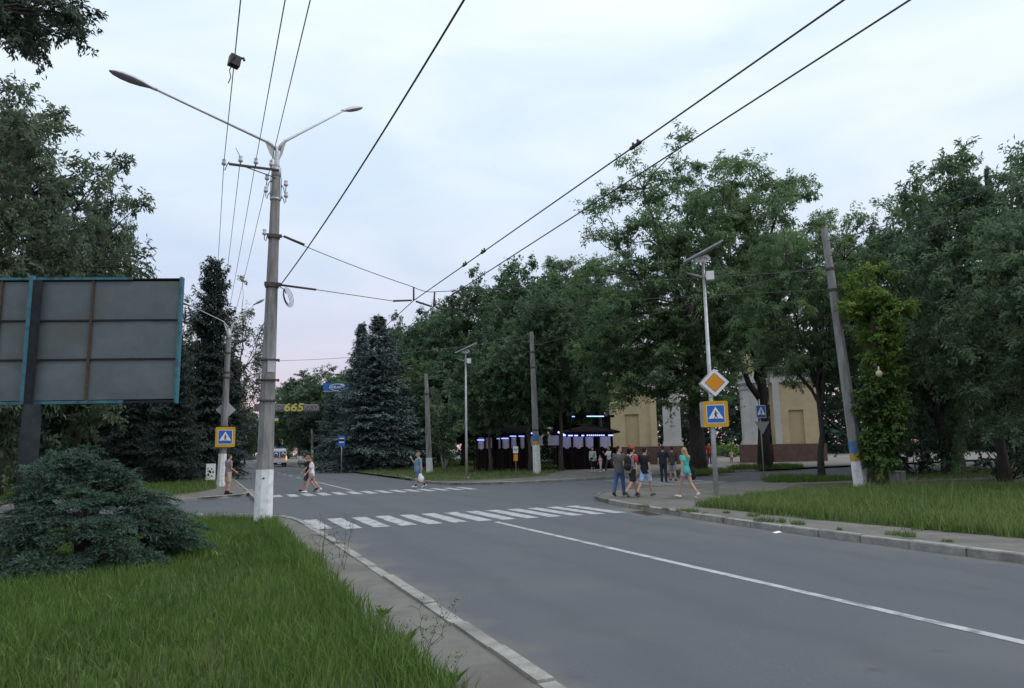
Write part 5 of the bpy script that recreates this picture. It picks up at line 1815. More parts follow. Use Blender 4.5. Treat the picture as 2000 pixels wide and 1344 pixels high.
# ================================================================ CAFE with lit strips
def cafe():
    dist = 56.0
    a, b = at(930, dist, 0.12), at(1100, dist, 0.12)
    rz = math.atan2(b.y - a.y, b.x - a.x)
    o = empty('cafe_terrace', a, rz, 'wooden cafe terrace with white curtains and blue light strips under the trees', 'cafe')
    inv = Matrix.Rotation(-rz, 3, 'Z')
    def Lp(px, py, dd=0.0):
        # on the front plane of the terrace
        n = Vector((-math.sin(rz), math.cos(rz), 0))
        d = ray(px, py)
        k = ((a + n * dd) - Vector((0, 0, CAM_H))).dot(n) / d.dot(n)
        return inv @ (Vector((0, 0, CAM_H)) + d * k - a)
    def bar(name, m, p, q, th=0.06, parent=None, dy=0.0):
        p, q = Vector(p), Vector(q)
        off = Vector((0, dy, 0))
        return MB().tube([p + off, (p + q) / 2 + off, q + off], th, 6, False).build(name, m, parent or o)
    x0, x1 = Lp(925, 900).x, Lp(1042, 900).x
    xe = Lp(1204, 900).x
    zf = Lp(980, 876).z                      # rail height
    zt = Lp(980, 851).z                      # eave height
    # low wing: floor, posts, curtains, balustrade, roof
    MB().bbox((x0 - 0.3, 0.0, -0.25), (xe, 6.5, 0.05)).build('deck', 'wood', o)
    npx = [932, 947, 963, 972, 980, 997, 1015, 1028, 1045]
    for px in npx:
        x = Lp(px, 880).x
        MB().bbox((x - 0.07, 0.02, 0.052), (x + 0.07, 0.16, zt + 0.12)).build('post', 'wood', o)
    g = np.random.default_rng(8)
    def curtain(pa, pb, ztop, zbot):
        xa, xb = Lp(pa, 880).x, Lp(pb, 880).x
        n = 14
        vs, fs = [], []
        for j, z in enumerate((zbot, (zbot + ztop) / 2, ztop)):
            for i in range(n):
                u = i / (n - 1)
                vs.append((xa + (xb - xa) * u, 0.22 + 0.04 * math.sin(u * 26 + g.uniform(0, 0.6)), z + (0.10 * math.sin(u * 9) if j == 0 else 0)))
        for j in range(2):
            for i in range(n - 1):
                k = j * n + i
                fs.append((k, k + 1, k + n + 1, k + n))
        MB().add(vs, fs, True).build('curtain', 'curtain', o)
    for pa, pb in ((933.5, 945.5), (948.5, 961.5), (970.5, 977.5), (980, 994.5), (997.5, 1009), (1016, 1024.5)):
        curtain(pa, pb, zt - 0.12, zf - 0.05)
    for pa, pb in ((1098, 1117), (1120, 1141), (1144, 1160), (1173, 1194)):
        curtain(pa, pb, Lp(1140, 853).z, Lp(1140, 875).z)
    for pa, pb in ((1037, 1060), (1071, 1093)):
        curtain(pa, pb, Lp(1060, 851).z, Lp(1060, 873).z)
    zr = zf - 0.12
    mb = MB()
    for x in np.arange(x0, x1, 0.16):
        mb.bbox((x, 0.06, 0.06), (x + 0.09, 0.10, zr))
    q = mb.build('balustrade', 'wood', o)
    q['kind'] = 'stuff'
    MB().bbox((x0, 0.03, zr + 0.002), (x1, 0.14, zr + 0.08)).build('handrail', 'wood', o)
    # lattice panels to the right
    xa, xb = Lp(1042, 900).x, Lp(1094, 900).x
    mb = MB()
    zl = Lp(1070, 872).z
    for x in np.arange(xa - zl, xb, 0.28):
        for sg in (1, -1):
            s0, s1 = max(xa, x), min(xb, x + zl)
            if s1 - s0 < 0.1:
                continue
            z0_, z1_ = 0.06 + (s0 - x), 0.06 + (s1 - x)
            if sg < 0:
                z0_, z1_ = zl - (s0 - x), zl - (s1 - x)
            mb.tube([(s0, 0.08 + 0.03 * sg, z0_), (s1, 0.08 + 0.03 * sg, z1_)], 0.025, 4, False)
    q = mb.build('lattice', 'wood', o)
    q['kind'] = 'stuff'
    for z in (0.1, zl):
        MB().bbox((xa, 0.02, z), (xb, 0.14, z + 0.07)).build('lattice_rail', 'wood', o)
    # hipped roofs
    def hip(xa, xb, z, rise, y0, y1, ov=0.5):
        xa, xb, y0, y1 = xa - ov, xb + ov, y0 - ov, y1 + ov
        ym = (y0 + y1) / 2
        i = (y1 - y0) / 2
        vs = [(xa, y0, z), (xb, y0, z), (xb, y1, z), (xa, y1, z), (xa + i, ym, z + rise), (xb - i, ym, z + rise), (xa, y0, z - 0.12), (xb, y0, z - 0.12), (xb, y1, z - 0.12), (xa, y1, z - 0.12)]
        fs = [(0, 1, 5, 4), (1, 2, 5), (2, 3, 4, 5), (3, 0, 4), (0, 6, 7, 1), (1, 7, 8, 2), (2, 8, 9, 3), (3, 9, 6, 0), (9, 8, 7, 6)]
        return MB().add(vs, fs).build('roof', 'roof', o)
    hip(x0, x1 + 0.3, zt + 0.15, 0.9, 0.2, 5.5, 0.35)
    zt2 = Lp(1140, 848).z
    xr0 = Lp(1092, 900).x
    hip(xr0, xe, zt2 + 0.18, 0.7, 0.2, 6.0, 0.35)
    for px in (1096, 1118, 1142, 1170, 1196):
        x = Lp(px, 880).x
        MB().bbox((x - 0.08, 0.02, 0.052), (x + 0.08, 0.18, zt2 + 0.05)).build('post', 'wood', o)
    MB().bbox((xr0, 0.04, 0.06), (xe, 0.10, Lp(1140, 876).z)).build('front_panel', 'roof', o)
    MB().bbox((xr0, 3.0, 0.06), (xe, 3.1, zt2)).build('back_wall', 'roof', o)
    MB().bbox((x0, 4.6, 0.06), (x1, 4.7, zt)).build('back_wall', 'roof', o)
    # light strips
    for pa, pb, py in ((932, 946, 859.5), (970, 976, 857), (979, 993, 856.5), (996, 1008, 852), (1013, 1024, 852)):
        bar('light_strip', 'led', Lp(pa, py), Lp(pb, py), 0.03, dy=-0.05)
    for pa, pb in ((1095, 1104), (1109, 1118), (1121, 1128), (1135, 1140)):
        bar('light_strip', 'led', Lp(pa, 851), Lp(pb, 851), 0.05, dy=-0.35)
    for k in range(9):
        pa = 1145 + k * 4.0
        bar('light_strip', 'led', Lp(pa, 850.5), Lp(pa + 2.6, 850.5), 0.05, dy=-0.35)
    bar('light_strip', 'led', Lp(1187, 850.5), Lp(1196, 850.5), 0.05, dy=-0.35)
    bar('light_strip', 'led', Lp(1089, 844), Lp(1104, 851), 0.07, dy=-0.4)
    bar('light_strip', 'led', Lp(1037, 847), Lp(1042, 845), 0.06, dy=-0.4)
    # upper storey ridge strip
    MB().bbox((Lp(1112, 813).x, 0.25, Lp(1140, 816).z), (xe, 0.35, Lp(1140, 811).z)).build('upper_beam', 'roof', o)
    for px in (1114, 1192):
        x = Lp(px, 830).x
        MB().bbox((x - 0.06, 0.24, zt2 + 0.1), (x + 0.06, 0.36, Lp(1140, 816).z)).build('post', 'wood', o)
    bar('light_strip', 'led2', Lp(1146, 813), Lp(1180, 813), 0.04, dy=0.18)
    bar('light_strip', 'led', Lp(1117, 813.5), Lp(1123, 813.5), 0.035, dy=0.18)
cafe()

# ================================================================ BANNERS over the road
def text_mesh(body, size, m, parent, loc, bold=0.0, shear=0.0, sx=1.0, extr=0.004, name='lettering'):
    cu = D.curves.new(name, 'FONT')
    cu.body = body
    cu.size = size
    cu.align_x = 'CENTER'
    cu.align_y = 'CENTER'
    cu.extrude = extr
    cu.offset = bold
    cu.shear = shear
    cu.resolution_u = 3
    t = D.objects.new(name, cu)
    COL.objects.link(t)
    bpy.context.view_layer.update()
    me = D.meshes.new_from_object(t.evaluated_get(bpy.context.evaluated_depsgraph_get()))
    D.objects.remove(t)
    me.materials.clear()
    me.materials.append(M[m])
    me.transform(Matrix.Rotation(pi / 2, 4, 'X') @ Matrix.Diagonal((sx, 1, 1, 1)))
    o = link(D.objects.new(name, me), parent)
    o.location = loc
    return o
M['bn_blue'] = mat('banner_blue', (0.025, 0.16, 0.50), (0.02, 0.11, 0.38), 2.0, 0.6, 0.3, 3)
M['bn_dark'] = mat('banner_brown', (0.10, 0.085, 0.085), (0.16, 0.14, 0.14), 3.0, 0.7)
M['bn_yel'] = mat('banner_yellow', (0.62, 0.58, 0.12), (0.50, 0.46, 0.08), 5, 0.6)
M['bn_grey'] = mat('banner_lettering', (0.36, 0.35, 0.37), (0.28, 0.27, 0.29), 5, 0.6)
M['fl_blue'] = mat('flag_blue', (0.02, 0.09, 0.35), rough=0.8)
M['fl_yel'] = mat('flag_yellow', (0.62, 0.60, 0.05), rough=0.8)
def banner(pl, pr, pt, pb, dist, m, label, name='street_banner', tilt=0.0, cloth='cloth'):
    cx, cy = (pl + pr) / 2, (pt + pb) / 2
    c = on_h(cx, cy, dist)
    rz = rz_facing(Vector((c.x, c.y, 0)), (0, 0, 0))
    o = empty(name, c, rz, label, 'banner')
    k = dist / math.hypot(F_PX, cx - 1000) * (1 + ((672 - cy) / F_PX) ** 2 * 0)
    w, h = (pr - pl) * k, (pb - pt) * k
    n = 13
    vs, fs = [], []
    for j in range(3):
        for i in range(n):
            u = i / (n - 1)
            x = (u - 0.5) * w
            zz = (j - 1) * h / 2 + tilt * (u - 0.5) - 0.05 * h * math.sin(pi * u)
            vs.append((x, 0.05 * math.sin(u * 11) + 0.03 * (j - 1), zz))
    for j in range(2):
        for i in range(n - 1):
            q = j * n + i
            fs.append((q, q + 1, q + n + 1, q + n))
    back = len(vs)
    vs += [(x, y + 0.012, z) for x, y, z in vs]
    fs += [(d_ + back, c_ + back, b_ + back, a_ + back) for a_, b_, c_, d_ in fs]
    MB().add(vs, fs, True).build(cloth, m, o)
    for sg in (-1, 1):
        for zz in (h / 2, -h / 2):
            MB().tube([(sg * w / 2, 0, zz + tilt * sg / 2), (sg * (w / 2 + 2.5), 0, zz * 1.05 + 0.25 + tilt * sg / 2)], 0.012, 4).build('guy_line', 'wire', o)
    return o, w, h
o, w, h = banner(632, 683.5, 748.5, 764.5, 78, 'bn_blue', 'blue banner with a white oval logo hung before the blue spruces', tilt=-0.12)
ring = [Vector((0.02 * w + 0.285 * w * math.cos(t), -0.10, 0.40 * h * math.sin(t) - 0.02)) for t in np.linspace(0.35, 5.9, 40)]
MB().tube(ring, 0.035, 6).build('oval_ring', 'white', o)
text_mesh('NOLART', h * 0.42, 'white', o, (-0.03 * w, -0.10, -0.01), 0.012, 0.3)
sp = MB()
for a_ in (0.5, 1.3, 2.1, 3.0, 4.0, 5.2):
    sp.ball((0.215 * w + 0.13 * math.cos(a_), -0.10, 0.12 * h + 0.2 * math.sin(a_)), (0.05, 0.015, 0.10), 8, 6, Matrix.Rotation(-a_ + pi / 2, 3, 'Y'))
sp.build('splash_mark', 'white', o)
MB().bbox((-w / 2, -0.09, -h / 2 - 0.06), (w / 2, -0.085, -h / 2 + 0.03)).build('hem_stripe', 's_back', o)
o, w, h = banner(500, 621, 789, 803.5, 96, 'bn_dark', 'brown banner with yellow number 665 over the road')
text_mesh('665', h * 1.5, 'bn_yel', o, (0.10 * w, -0.12, -0.02 * h), 0.03, 0.15, 1.15)
text_mesh('ЕВРО', h * 0.72, 'bn_grey', o, (-0.115 * w, -0.10, -0.12 * h), 0.01, 0, 1.1)
text_mesh('ПЛАЗА', h * 0.72, 'bn_grey', o, (0.345 * w, -0.10, -0.12 * h), 0.01, 0, 1.1)
mb = MB()
for x in np.concatenate([np.linspace(-0.16, -0.03, 7), np.linspace(0.26, 0.46, 9)]):
    mb.ball((x * w, -0.09, 0.34 * h), (0.09, 0.01, 0.10), 8, 6)
mb.build('ornament', 'bn_grey', o)
o, w, h = banner(488, 513, 827, 834, 135, 'bn_blue', 'small far blue banner left of the big street lamp')
text_mesh('NOLART', h * 0.55, 'white', o, (0.1 * w, -0.1, 0), 0.02, 0.3)
# flag
c = on_h(539, 817, 90)
o = empty('flag', c, rz_facing(Vector((c.x, c.y, 0)), (0, 0, 0)), 'small blue and yellow flag hung over the road beside the big lamp post', 'flag')
k = 90 / 1480
MB().bbox((-6 * k, 0, 0.0), (4.5 * k, 0.02, 4.2 * k)).build('blue_half', 'fl_blue', o)
MB().bbox((-6 * k, 0, -5.2 * k), (4.5 * k, 0.02, -0.003)).build('yellow_half', 'fl_yel', o)
MB().tube([(-2.0, 0.01, 4.4 * k), (5.5, 0.01, 4.6 * k)], 0.015, 5).build('line', 'wire', o)

# ================================================================ AMBULANCE
M['van_white'] = mat('van_white', (0.70, 0.71, 0.73), (0.62, 0.63, 0.65), 2, 0.3)
M['van_glass'] = mat('van_glass', (0.015, 0.018, 0.022), rough=0.1, spec=0.6)
M['van_red'] = mat('van_red_stripe', (0.45, 0.05, 0.04), rough=0.4)
M['tail'] = mat('lit_tail_light', (0.8, 0.12, 0.05), emit=((1.0, 0.22, 0.08), 3.5))
M['tyre'] = mat('tyre_rubber', (0.02, 0.02, 0.022), rough=0.85)
def van():
    p = Vector((9.6, 106, 0.0))
    o = empty('ambulance', p, 0.0, 'white ambulance van driving away, half hidden by the big lamp post', 'van')
    # drives away along +Y; rear at y=0
    Lg, Wd, H = 5.6, 2.02, 2.55
    prof = [(0.02, 0.42), (0.0, 1.1), (0.06, 2.2), (0.16, H - 0.04), (0.4, H), (3.9, H), (4.35, H - 0.25), (4.75, 1.65), (5.45, 1.35), (Lg, 1.1), (Lg, 0.45)]
    n = len(prof)
    def inset(z):
        return 0.0 if z < 1.3 else 0.16 * (z - 1.3) / 1.25
    vs = [(-Wd / 2 + inset(z), y, z) for y, z in prof] + [(Wd / 2 - inset(z), y, z) for y, z in prof]
    fs = [tuple(range(n))[::-1], tuple(range(n, 2 * n))] + [(i, (i + 1) % n, n + (i + 1) % n, n + i) for i in range(n)]
    body = MB().add(vs, fs).build('body', 'van_white', o)
    for sg in (-1, 1):
        dr = MB().bbox((min(sg * 0.02, sg * 0.86), -0.022, 0.62), (max(sg * 0.02, sg * 0.86), 0.02, 2.28)).build('rear_door', 'van_white', o)
        w_ = MB().bbox((min(sg * 0.09, sg * 0.80), -0.034, 1.42), (max(sg * 0.09, sg * 0.80), -0.0225, 2.08)).build('window', 'van_glass', dr)
        c = Vector((sg * 0.46, -0.042, 1.74))
        MB().tube([c, c + Vector((0, 0.007, 0))], 0.26, 18).build('white_roundel', 'white', dr)
        MB().tube([c - Vector((0, 0.004, 0)), c - Vector((0, 0.001, 0))], 0.17, 18).build('blue_roundel', 's_blue', dr)
        MB().box((sg * 0.1, -0.03, 1.2), (0.03, 0.03, 0.2)).build('handle', 'black', dr)
        MB().bbox((min(sg * 0.88, sg * 1.0), -0.03, 0.95), (max(sg * 0.88, sg * 1.0), 0.05, 1.45)).build('tail_light', 'tail', o)
        for y in (1.0, 4.5):
            tw = MB().tube([(sg * 0.78, y, 0.33), (sg * 1.0, y, 0.33)], 0.33, 18).build('wheel', 'tyre', o)
            MB().tube([(sg * 1.0, y, 0.33), (sg * 1.012, y, 0.33)], 0.19, 12).build('rim', 'galv', tw)
        MB().bbox((min(sg * 0.99, sg * 1.2), 4.5, 1.35), (max(sg * 0.99, sg * 1.2), 4.6, 1.65)).build('mirror', 'black', o)
    MB().bbox((-1.0, -0.10, 0.32), (1.0, 0.06, 0.60)).build('bumper', 'black', o)
    MB().bbox((-0.86, -0.028, 1.24), (0.86, -0.0235, 1.36)).build('stripe', 'van_red', o)
    MB().bbox((-0.26, -0.115, 0.44), (0.26, -0.104, 0.55)).build('number_plate', 'white', o)
    MB().bbox((-0.7, 0.35, H + 0.002), (0.7, 0.6, H + 0.14)).build('light_bar', 's_blue', o)
van()

# ================================================================ SMALL THINGS
def bin_():
    p = P(1752, 953, 0.12)
    o = empty('litter_bin', p, 0, 'squat ribbed concrete litter bin right of the ivy trunk', 'bin')
    n = 24
    prof = [(0.27, 0.0), (0.30, 0.06), (0.31, 0.45), (0.325, 0.56)]
    vs, fs = [], []
    for (r, z) in prof:
        for k in range(n):
            rr = r * (1.0 if k % 2 else 0.93) if z < 0.5 else r
            vs.append((rr * math.cos(2 * pi * k / n), rr * math.sin(2 * pi * k / n), z))
    for r, z in ((0.27, 0.56), (0.25, 0.12)):
        for k in range(n):
            vs.append((r * math.cos(2 * pi * k / n), r * math.sin(2 * pi * k / n), z))
    for i in range(5):
        for k in range(n):
            a, b = i * n + k, i * n + (k + 1) % n
            fs.append((a, b, b + n, a + n))
    fs.append(tuple(range(5 * n, 6 * n)))
    MB().add(vs, fs).build('bowl', 'concrete', o)
    MB().tube([(0, 0, 0.57), (0, 0, 0.60)], [0.335, 0.33], 24).build('rim', 'kerb', o)
bin_()
# yellowish globe lamp on the ivy trunk
M['globe'] = mat('globe_glass', (0.55, 0.45, 0.25), (0.48, 0.40, 0.22), 6, 0.4)
p = on_h(1717, 730, 27.6)
o = empty('globe_lamp', p, 0, 'small yellowish globe lamp fixed to the ivy trunk', 'lamp')
MB().ball((0, 0, 0), (0.11, 0.11, 0.12), 14, 10).build('globe', 'globe', o)
MB().lathe([(0.05, 0.11), (0.035, 0.16), (0.02, 0.26)], seg=10).build('cap', 'galv', o)
MB().tube([(0, 0, 0.24), (0.1, 0.25, 0.3), (0.12, 0.62, 0.2)], 0.015, 6).build('arm', 'rust', o)
# street globe lamps deep on the left
p = at(23, 56, 0.12)
zt = on_h(23, 806, 56).z - p.z
o = empty('globe_lamp', p, 0, 'white globe park lamp on a thin post at far left', 'lamp')
MB().tube([(0, 0, -0.1), (0, 0, zt)], 0.04, 8).build('post', 'barkd', o)
MB().lathe([(0.06, zt), (0.17, zt + 0.1), (0.2, zt + 0.28), (0.14, zt + 0.45), (0.05, zt + 0.6)], seg=12).build('globe', 'white', o)
# white poster board behind the left pole
p = at(413, 50, 0.12)
o = empty('poster_board', p, rz_facing(p, (0, 0, 0)), 'low white poster board with dark drawing left of the left lamp pole', 'board')
MB().bbox((-0.28, 0, 0.15), (0.28, 0.04, 1.15)).build('board', 'white', o)
mb = MB()
g = np.random.default_rng(3)
for k in range(10):
    mb.ball((g.uniform(-0.17, 0.17), -0.004, g.uniform(0.3, 0.85)), (g.uniform(.03, .08), 0.003, g.uniform(.03, .09)), 7, 5)
mb.tube([(-0.14 + 0.12 * math.cos(t), -0.005, 0.36 + 0.12 * math.sin(t)) for t in np.linspace(0, 6.28, 14)], 0.012, 4)
mb.build('drawing', 'black', o)
mb = MB()
for sg in (-0.22, 0.22):
    mb.bbox((sg - 0.02, 0.041, -0.1), (sg + 0.02, 0.07, 1.1))
mb.build('leg', 'galv', o)
# tall seeding weeds by the left kerb
def weed(px, py, h, label, seed, broad=False):
    g = np.random.default_rng(seed)
    b = P(px, py, 0.12)
    o = empty('weed', b, 0, label, 'weed')
    mb = MB()
    tips = []
    for k in range(3 if not broad else 1):
        e = np.array([g.normal(0, 0.09), g.normal(0, 0.09), h * g.uniform(0.75, 1.05)])
        pl = wob((0, 0, -0.03), e, 7, 0.012, g)
        mb.tube(pl, [0.003, 0.0025, 0.0022, 0.002, 0.0018, 0.0015, 0.001], 4)
        for q in range(2, 7):
            for _ in range(2):
                s = pl[q]
                t = s + unit(g.normal(0, 1, 3) * np.array([1, 1, 0.3]) + np.array([0, 0, 0.5])) * h * g.uniform(0.10, 0.24)
                mb.tube([tuple(s), tuple((s + t) / 2 + g.normal(0, .01, 3)), tuple(t)], [0.0016, 0.0014, 0.001], 3)
                tips.append(t)
    mb.build('stem', 'wood' if not broad else 'soil', o)
    C = np.array(tips)
    n = len(C) * 3
    pp = np.repeat(C, 3, 0) + g.normal(0, 0.012, (n, 3))
    d = unit(g.normal(0, 1, (n, 3)))
    nr = unit(np.cross(d, g.normal(0, 1, (n, 3))))
    V, Fq = leaf_quads(pp, d, nr, g.uniform(0.015, 0.035, n), g.uniform(0.008, 0.016, n))
    if broad:
        m_ = 9
        d = unit(np.stack([np.cos(np.arange(m_) * 2.4), np.sin(np.arange(m_) * 2.4), g.uniform(0.5, 1.2, m_)], 1))
        nr = unit(np.cross(np.cross(d, np.tile([0, 0, 1.0], (m_, 1))), d))
        V2, F2 = leaf_quads(np.zeros((m_, 3)), d, nr, g.uniform(0.12, 0.20, m_), g.uniform(0.035, 0.055, m_))
        Fq = np.concatenate([Fq, F2 + len(V)])
        V = np.concatenate([V, V2])
    link(D.objects.new('leaf_cluster', np_mesh('leaves', V, Fq, 'grass', g.uniform(0.1, 0.6, len(Fq)))), o)['kind'] = 'stuff'
weed(628, 1135, 0.85, 'tall thin seeding weed nearest the big lamp on the left pavement', 1)
weed(672, 1112, 0.75, 'thin branching weed by the left kerb, right of the tallest one', 2)
weed(826, 1285, 0.42, 'dark seeding weed at the lawn edge near the bottom', 3)
weed(795, 1258, 0.16, 'broad-leaved dock plant at the lawn edge', 4, True)
weed(748, 1205, 0.15, 'small broad-leaved plant at the lawn edge halfway up', 5, True)
weed(885, 1340, 0.18, 'broad-leaved plant at the bottom tip of the lawn', 6, True)
for i, (px, py) in enumerate(((1300, 996), (1345, 1000), (1377, 1004), (1255, 990), (1500, 1018), (1420, 1002), (1560, 1024), (1640, 1035), (1760, 1046), (1850, 1058), (1470, 1008))):
    pos = P(px, py, 0.12)
    kr = (0.10, 0.24, 0.06, 0.16, 0.30, 0.08, 0.12, 0.05, 0.2, 0.07, 0.13)[i]
    poly = [(pos.x + kr * math.cos(t) * (1 + .5 * math.sin(3 * t + i)), pos.y + 1.6 * kr * math.sin(t)) for t in np.linspace(0, 2 * pi, 9)[:-1]]
    blades('kerb_weeds', poly, int(900 * kr), 0.05 + 0.25 * kr, 0.02, 'grass2', 'low weeds growing in the right pavement by the kerb', False, 0.118, None, 60 + i)
# paper scrap in the gutter
p = P(1514, 1042, 0.006)
o = MB().add([(0.0, 0, 0.0), (0.22, 0.03, 0.01), (0.2, 0.12, 0.03), (0.02, 0.10, 0.012), (0.1, 0.05, 0.035)], [(0, 1, 4), (1, 2, 4), (2, 3, 4), (3, 0, 4)]).build('paper_scrap', 'white')
o.location = p
tag(o, 'white paper scrap lying in the right gutter', 'litter')

# ================================================================ PEOPLE
SK = {}
def cmat(name, c, c2=None, scale=9, rough=0.85):
    if name not in M:
        M[name] = mat('cloth_' + name, c, c2, scale, rough, 0.15, 60)
    return name
M['skin'] = mat('skin', (0.50, 0.30, 0.22), (0.44, 0.26, 0.19), 12, 0.6)
M['eye'] = mat('eye_dark', (0.02, 0.015, 0.012), rough=0.3)
cmat('grey_tee', (0.085, 0.085, 0.09), (0.11, 0.11, 0.115)); cmat('jeans', (0.04, 0.085, 0.20), (0.07, 0.12, 0.26), 6)
cmat('light_grey', (0.36, 0.36, 0.37), (0.30, 0.30, 0.31)); cmat('red', (0.42, 0.035, 0.045), (0.34, 0.03, 0.04))
cmat('black_c', (0.012, 0.012, 0.014), (0.02, 0.02, 0.022)); cmat('pale_blue', (0.24, 0.40, 0.66), (0.50, 0.62, 0.78), 14)
cmat('navy', (0.014, 0.018, 0.032), (0.022, 0.026, 0.042)); cmat('olive', (0.055, 0.05, 0.04), (0.075, 0.068, 0.055))
cmat('teal', (0.05, 0.42, 0.38), (0.07, 0.50, 0.45)); cmat('denim', (0.16, 0.26, 0.33), (0.24, 0.34, 0.40), 12)
cmat('white_c', (0.70, 0.70, 0.72), (0.62, 0.62, 0.64)); cmat('mint', (0.44, 0.54, 0.50), (0.38, 0.48, 0.44))
cmat('dark_jeans', (0.045, 0.052, 0.07), (0.07, 0.078, 0.10)); cmat('pink_white', (0.62, 0.55, 0.58), (0.55, 0.42, 0.47), 18)
cmat('plaid', (0.20, 0.15, 0.18), (0.28, 0.23, 0.26), 22); cmat('beige', (0.48, 0.38, 0.26), (0.42, 0.33, 0.22))
cmat('blue_tee', (0.13, 0.23, 0.30), (0.17, 0.27, 0.34)); cmat('blue_short', (0.06, 0.12, 0.28), (0.09, 0.16, 0.33), 12)
cmat('green_c', (0.08, 0.24, 0.14), (0.10, 0.28, 0.17)); cmat('grey_short', (0.30, 0.31, 0.33), (0.22, 0.23, 0.25), 14)
cmat('h_dark', (0.015, 0.011, 0.009), (0.03, 0.022, 0.018), 30); cmat('h_brown', (0.05, 0.028, 0.018), (0.075, 0.045, 0.028), 30)
cmat('h_blond', (0.42, 0.30, 0.16), (0.32, 0.22, 0.12), 30); cmat('h_fair', (0.24, 0.16, 0.09), (0.17, 0.11, 0.06), 30)
PENDING = []
def remesh_later(o, voxel, smooth=6, extra=None):
    r = o.modifiers.new('r', 'REMESH')
    r.mode = 'VOXEL'
    r.voxel_size = voxel
    r.use_smooth_shade = True
    s = o.modifiers.new('s', 'SMOOTH')
    s.factor = 0.5
    s.iterations = smooth
    PENDING.append((o, extra))
def person(px, py, heading, height, label, top, bottom, shoes, hair, stride=0.0, off=0.12, dist=None, sleeve=0.5, legs='shorts', long_hair=False, hairm='h_dark', build=1.0,
           head_turn=0.0, arm_l=None, arm_r=None, lead='L', cap=None, phase=None, sock=None, fem=False, child=False, group=None, body_tilt=0.03, top_hem=0.0, lod=1.0):
    """heading: degrees clockwise from the road direction (+Y)"""
    loc = P(px, py, off) if dist is None else at(px, dist, off)
    o = empty('person', loc, -math.radians(heading), label, 'person', group)
    k = height / 1.75
    hk = 1.16 if child else 1.0
    bw = build
    def R(a):                                               # forward swing about X
        return Matrix.Rotation(a, 3, 'X')
    tors = Matrix.Rotation(-body_tilt, 3, 'X')
    hipz = 0.90
    st = stride
    joints = {}
    low = 0.0
    legsj = []
    for sgn, nm in ((-1, 'L'), (1, 'R')):
        fwd = 1 if nm == lead else -1
        th = math.radians(st * (0.62 if fwd > 0 else -0.52))
        kn = math.radians((st * 0.20 if fwd > 0 else st * 0.55) + 3)
        hip = Vector((sgn * 0.088 * (1.05 if fem else 1.0), 0, hipz))
        kd = Vector((sgn * 0.012, math.sin(th), -math.cos(th))).normalized()
        knee = hip + kd * 0.42
        sh = th - kn
        ankle = knee + Vector((0, math.sin(sh), -math.cos(sh))).normalized() * 0.415
        fp = math.radians(10 if fwd > 0 else -min(55, st * 1.2)) if st > 5 else 0.0
        toe = ankle + Vector((sgn * 0.03, math.cos(fp) * 0.17, math.sin(fp) * 0.17 - 0.045))
        heel = ankle + Vector((0, -0.055 * math.cos(fp) - 0.01, -0.05 - 0.055 * math.sin(fp)))
        legsj.append((hip, knee, ankle, toe, heel, sgn, fp))
        low = min(low, ankle.z - 0.075, toe.z - 0.03, heel.z - 0.025) if legsj else 0
    low = min(min(l[2].z - 0.078 for l in legsj), min(l[3].z - 0.028 for l in legsj))
    dz = -low
    up = Vector((0, 0, dz))
    legsj = [tuple((v + up) if isinstance(v, Vector) else v for v in l) for l in legsj]
    pel = Vector((0, 0, hipz)) + up
    def tp(x, y, z):                                        # torso point, z above pelvis
        return pel + tors @ Vector((x, y, z))
    shw = (0.165 if fem else 0.185) * (0.9 if child else 1)
    arms = []
    for sgn, nm, pose in ((-1, 'L', arm_l), (1, 'R', arm_r)):
        sw = -1 if nm == lead else 1
        if pose is None:
            pose = (sw * st * 0.55, 12 + st * 0.35, 7)
        a, e, ab = (math.radians(q) for q in pose)
        s = tp(sgn * shw * bw ** 0.5, -0.01, 0.50)
        ud = Vector((sgn * math.sin(ab), math.sin(a) * math.cos(ab), -math.cos(a) * math.cos(ab))).normalized()
        el_ = s + ud * 0.285
        fa = a + e
        fd = Vector((sgn * math.sin(ab) * (0.3 if e < 1 else -0.35), math.sin(fa), -math.cos(fa))).normalized()
        wr = el_ + fd * 0.245
        arms.append((s, el_, wr, fd, sgn))
    neck = tp(0, -0.005, 0.56)
    hc = tp(0, 0.018, 0.70 if not child else 0.71)
    ht = Matrix.Rotation(-head_turn, 3, 'Z')
    sc = Matrix.Scale(k, 4)
    # ---- body: one remeshed surface
    mb = MB()
    def ell(c, rx, ry, rz_, rot=None):
        mb.ball(c, (rx, ry, rz_), 14, 10, rot)
    hr = 0.078 * hk
    ell(hc + Vector((0, 0, 0.012)), hr, 0.094 * hk, 0.108 * hk, ht)
    ell(hc + ht @ Vector((0, 0.035, -0.055)) * hk, 0.056 * hk, 0.058 * hk, 0.065 * hk, ht)
    mb.ball(hc + ht @ Vector((0, 0.100, -0.018)) * hk, (0.014, 0.022, 0.024), 8, 6, ht)
    for s_ in (-1, 1):
        mb.ball(hc + ht @ Vector((s_ * 0.080, -0.005, -0.01)) * hk, (0.012, 0.022, 0.032), 8, 6, ht)
    mb.tube([tp(0, -0.015, 0.47), neck, hc + Vector((0, -0.015, -0.06))], [0.066, 0.055, 0.055], 10)
    tw = [(0.00, 0.150, 0.105), (0.08, 0.150, 0.105), (0.20, 0.130, 0.095), (0.32, 0.150, 0.105), (0.44, 0.165, 0.105), (0.51, 0.130, 0.08), (0.54, 0.07, 0.06)] if not fem else \
         [(0.00, 0.162, 0.115), (0.07, 0.160, 0.115), (0.20, 0.115, 0.088), (0.32, 0.135, 0.105), (0.40, 0.145, 0.112), (0.50, 0.115, 0.075), (0.54, 0.06, 0.055)]
    if bw > 1.12:
        tw = [(z, x, y + (0.05 if z < 0.33 else 0.02)) for z, x, y in tw]
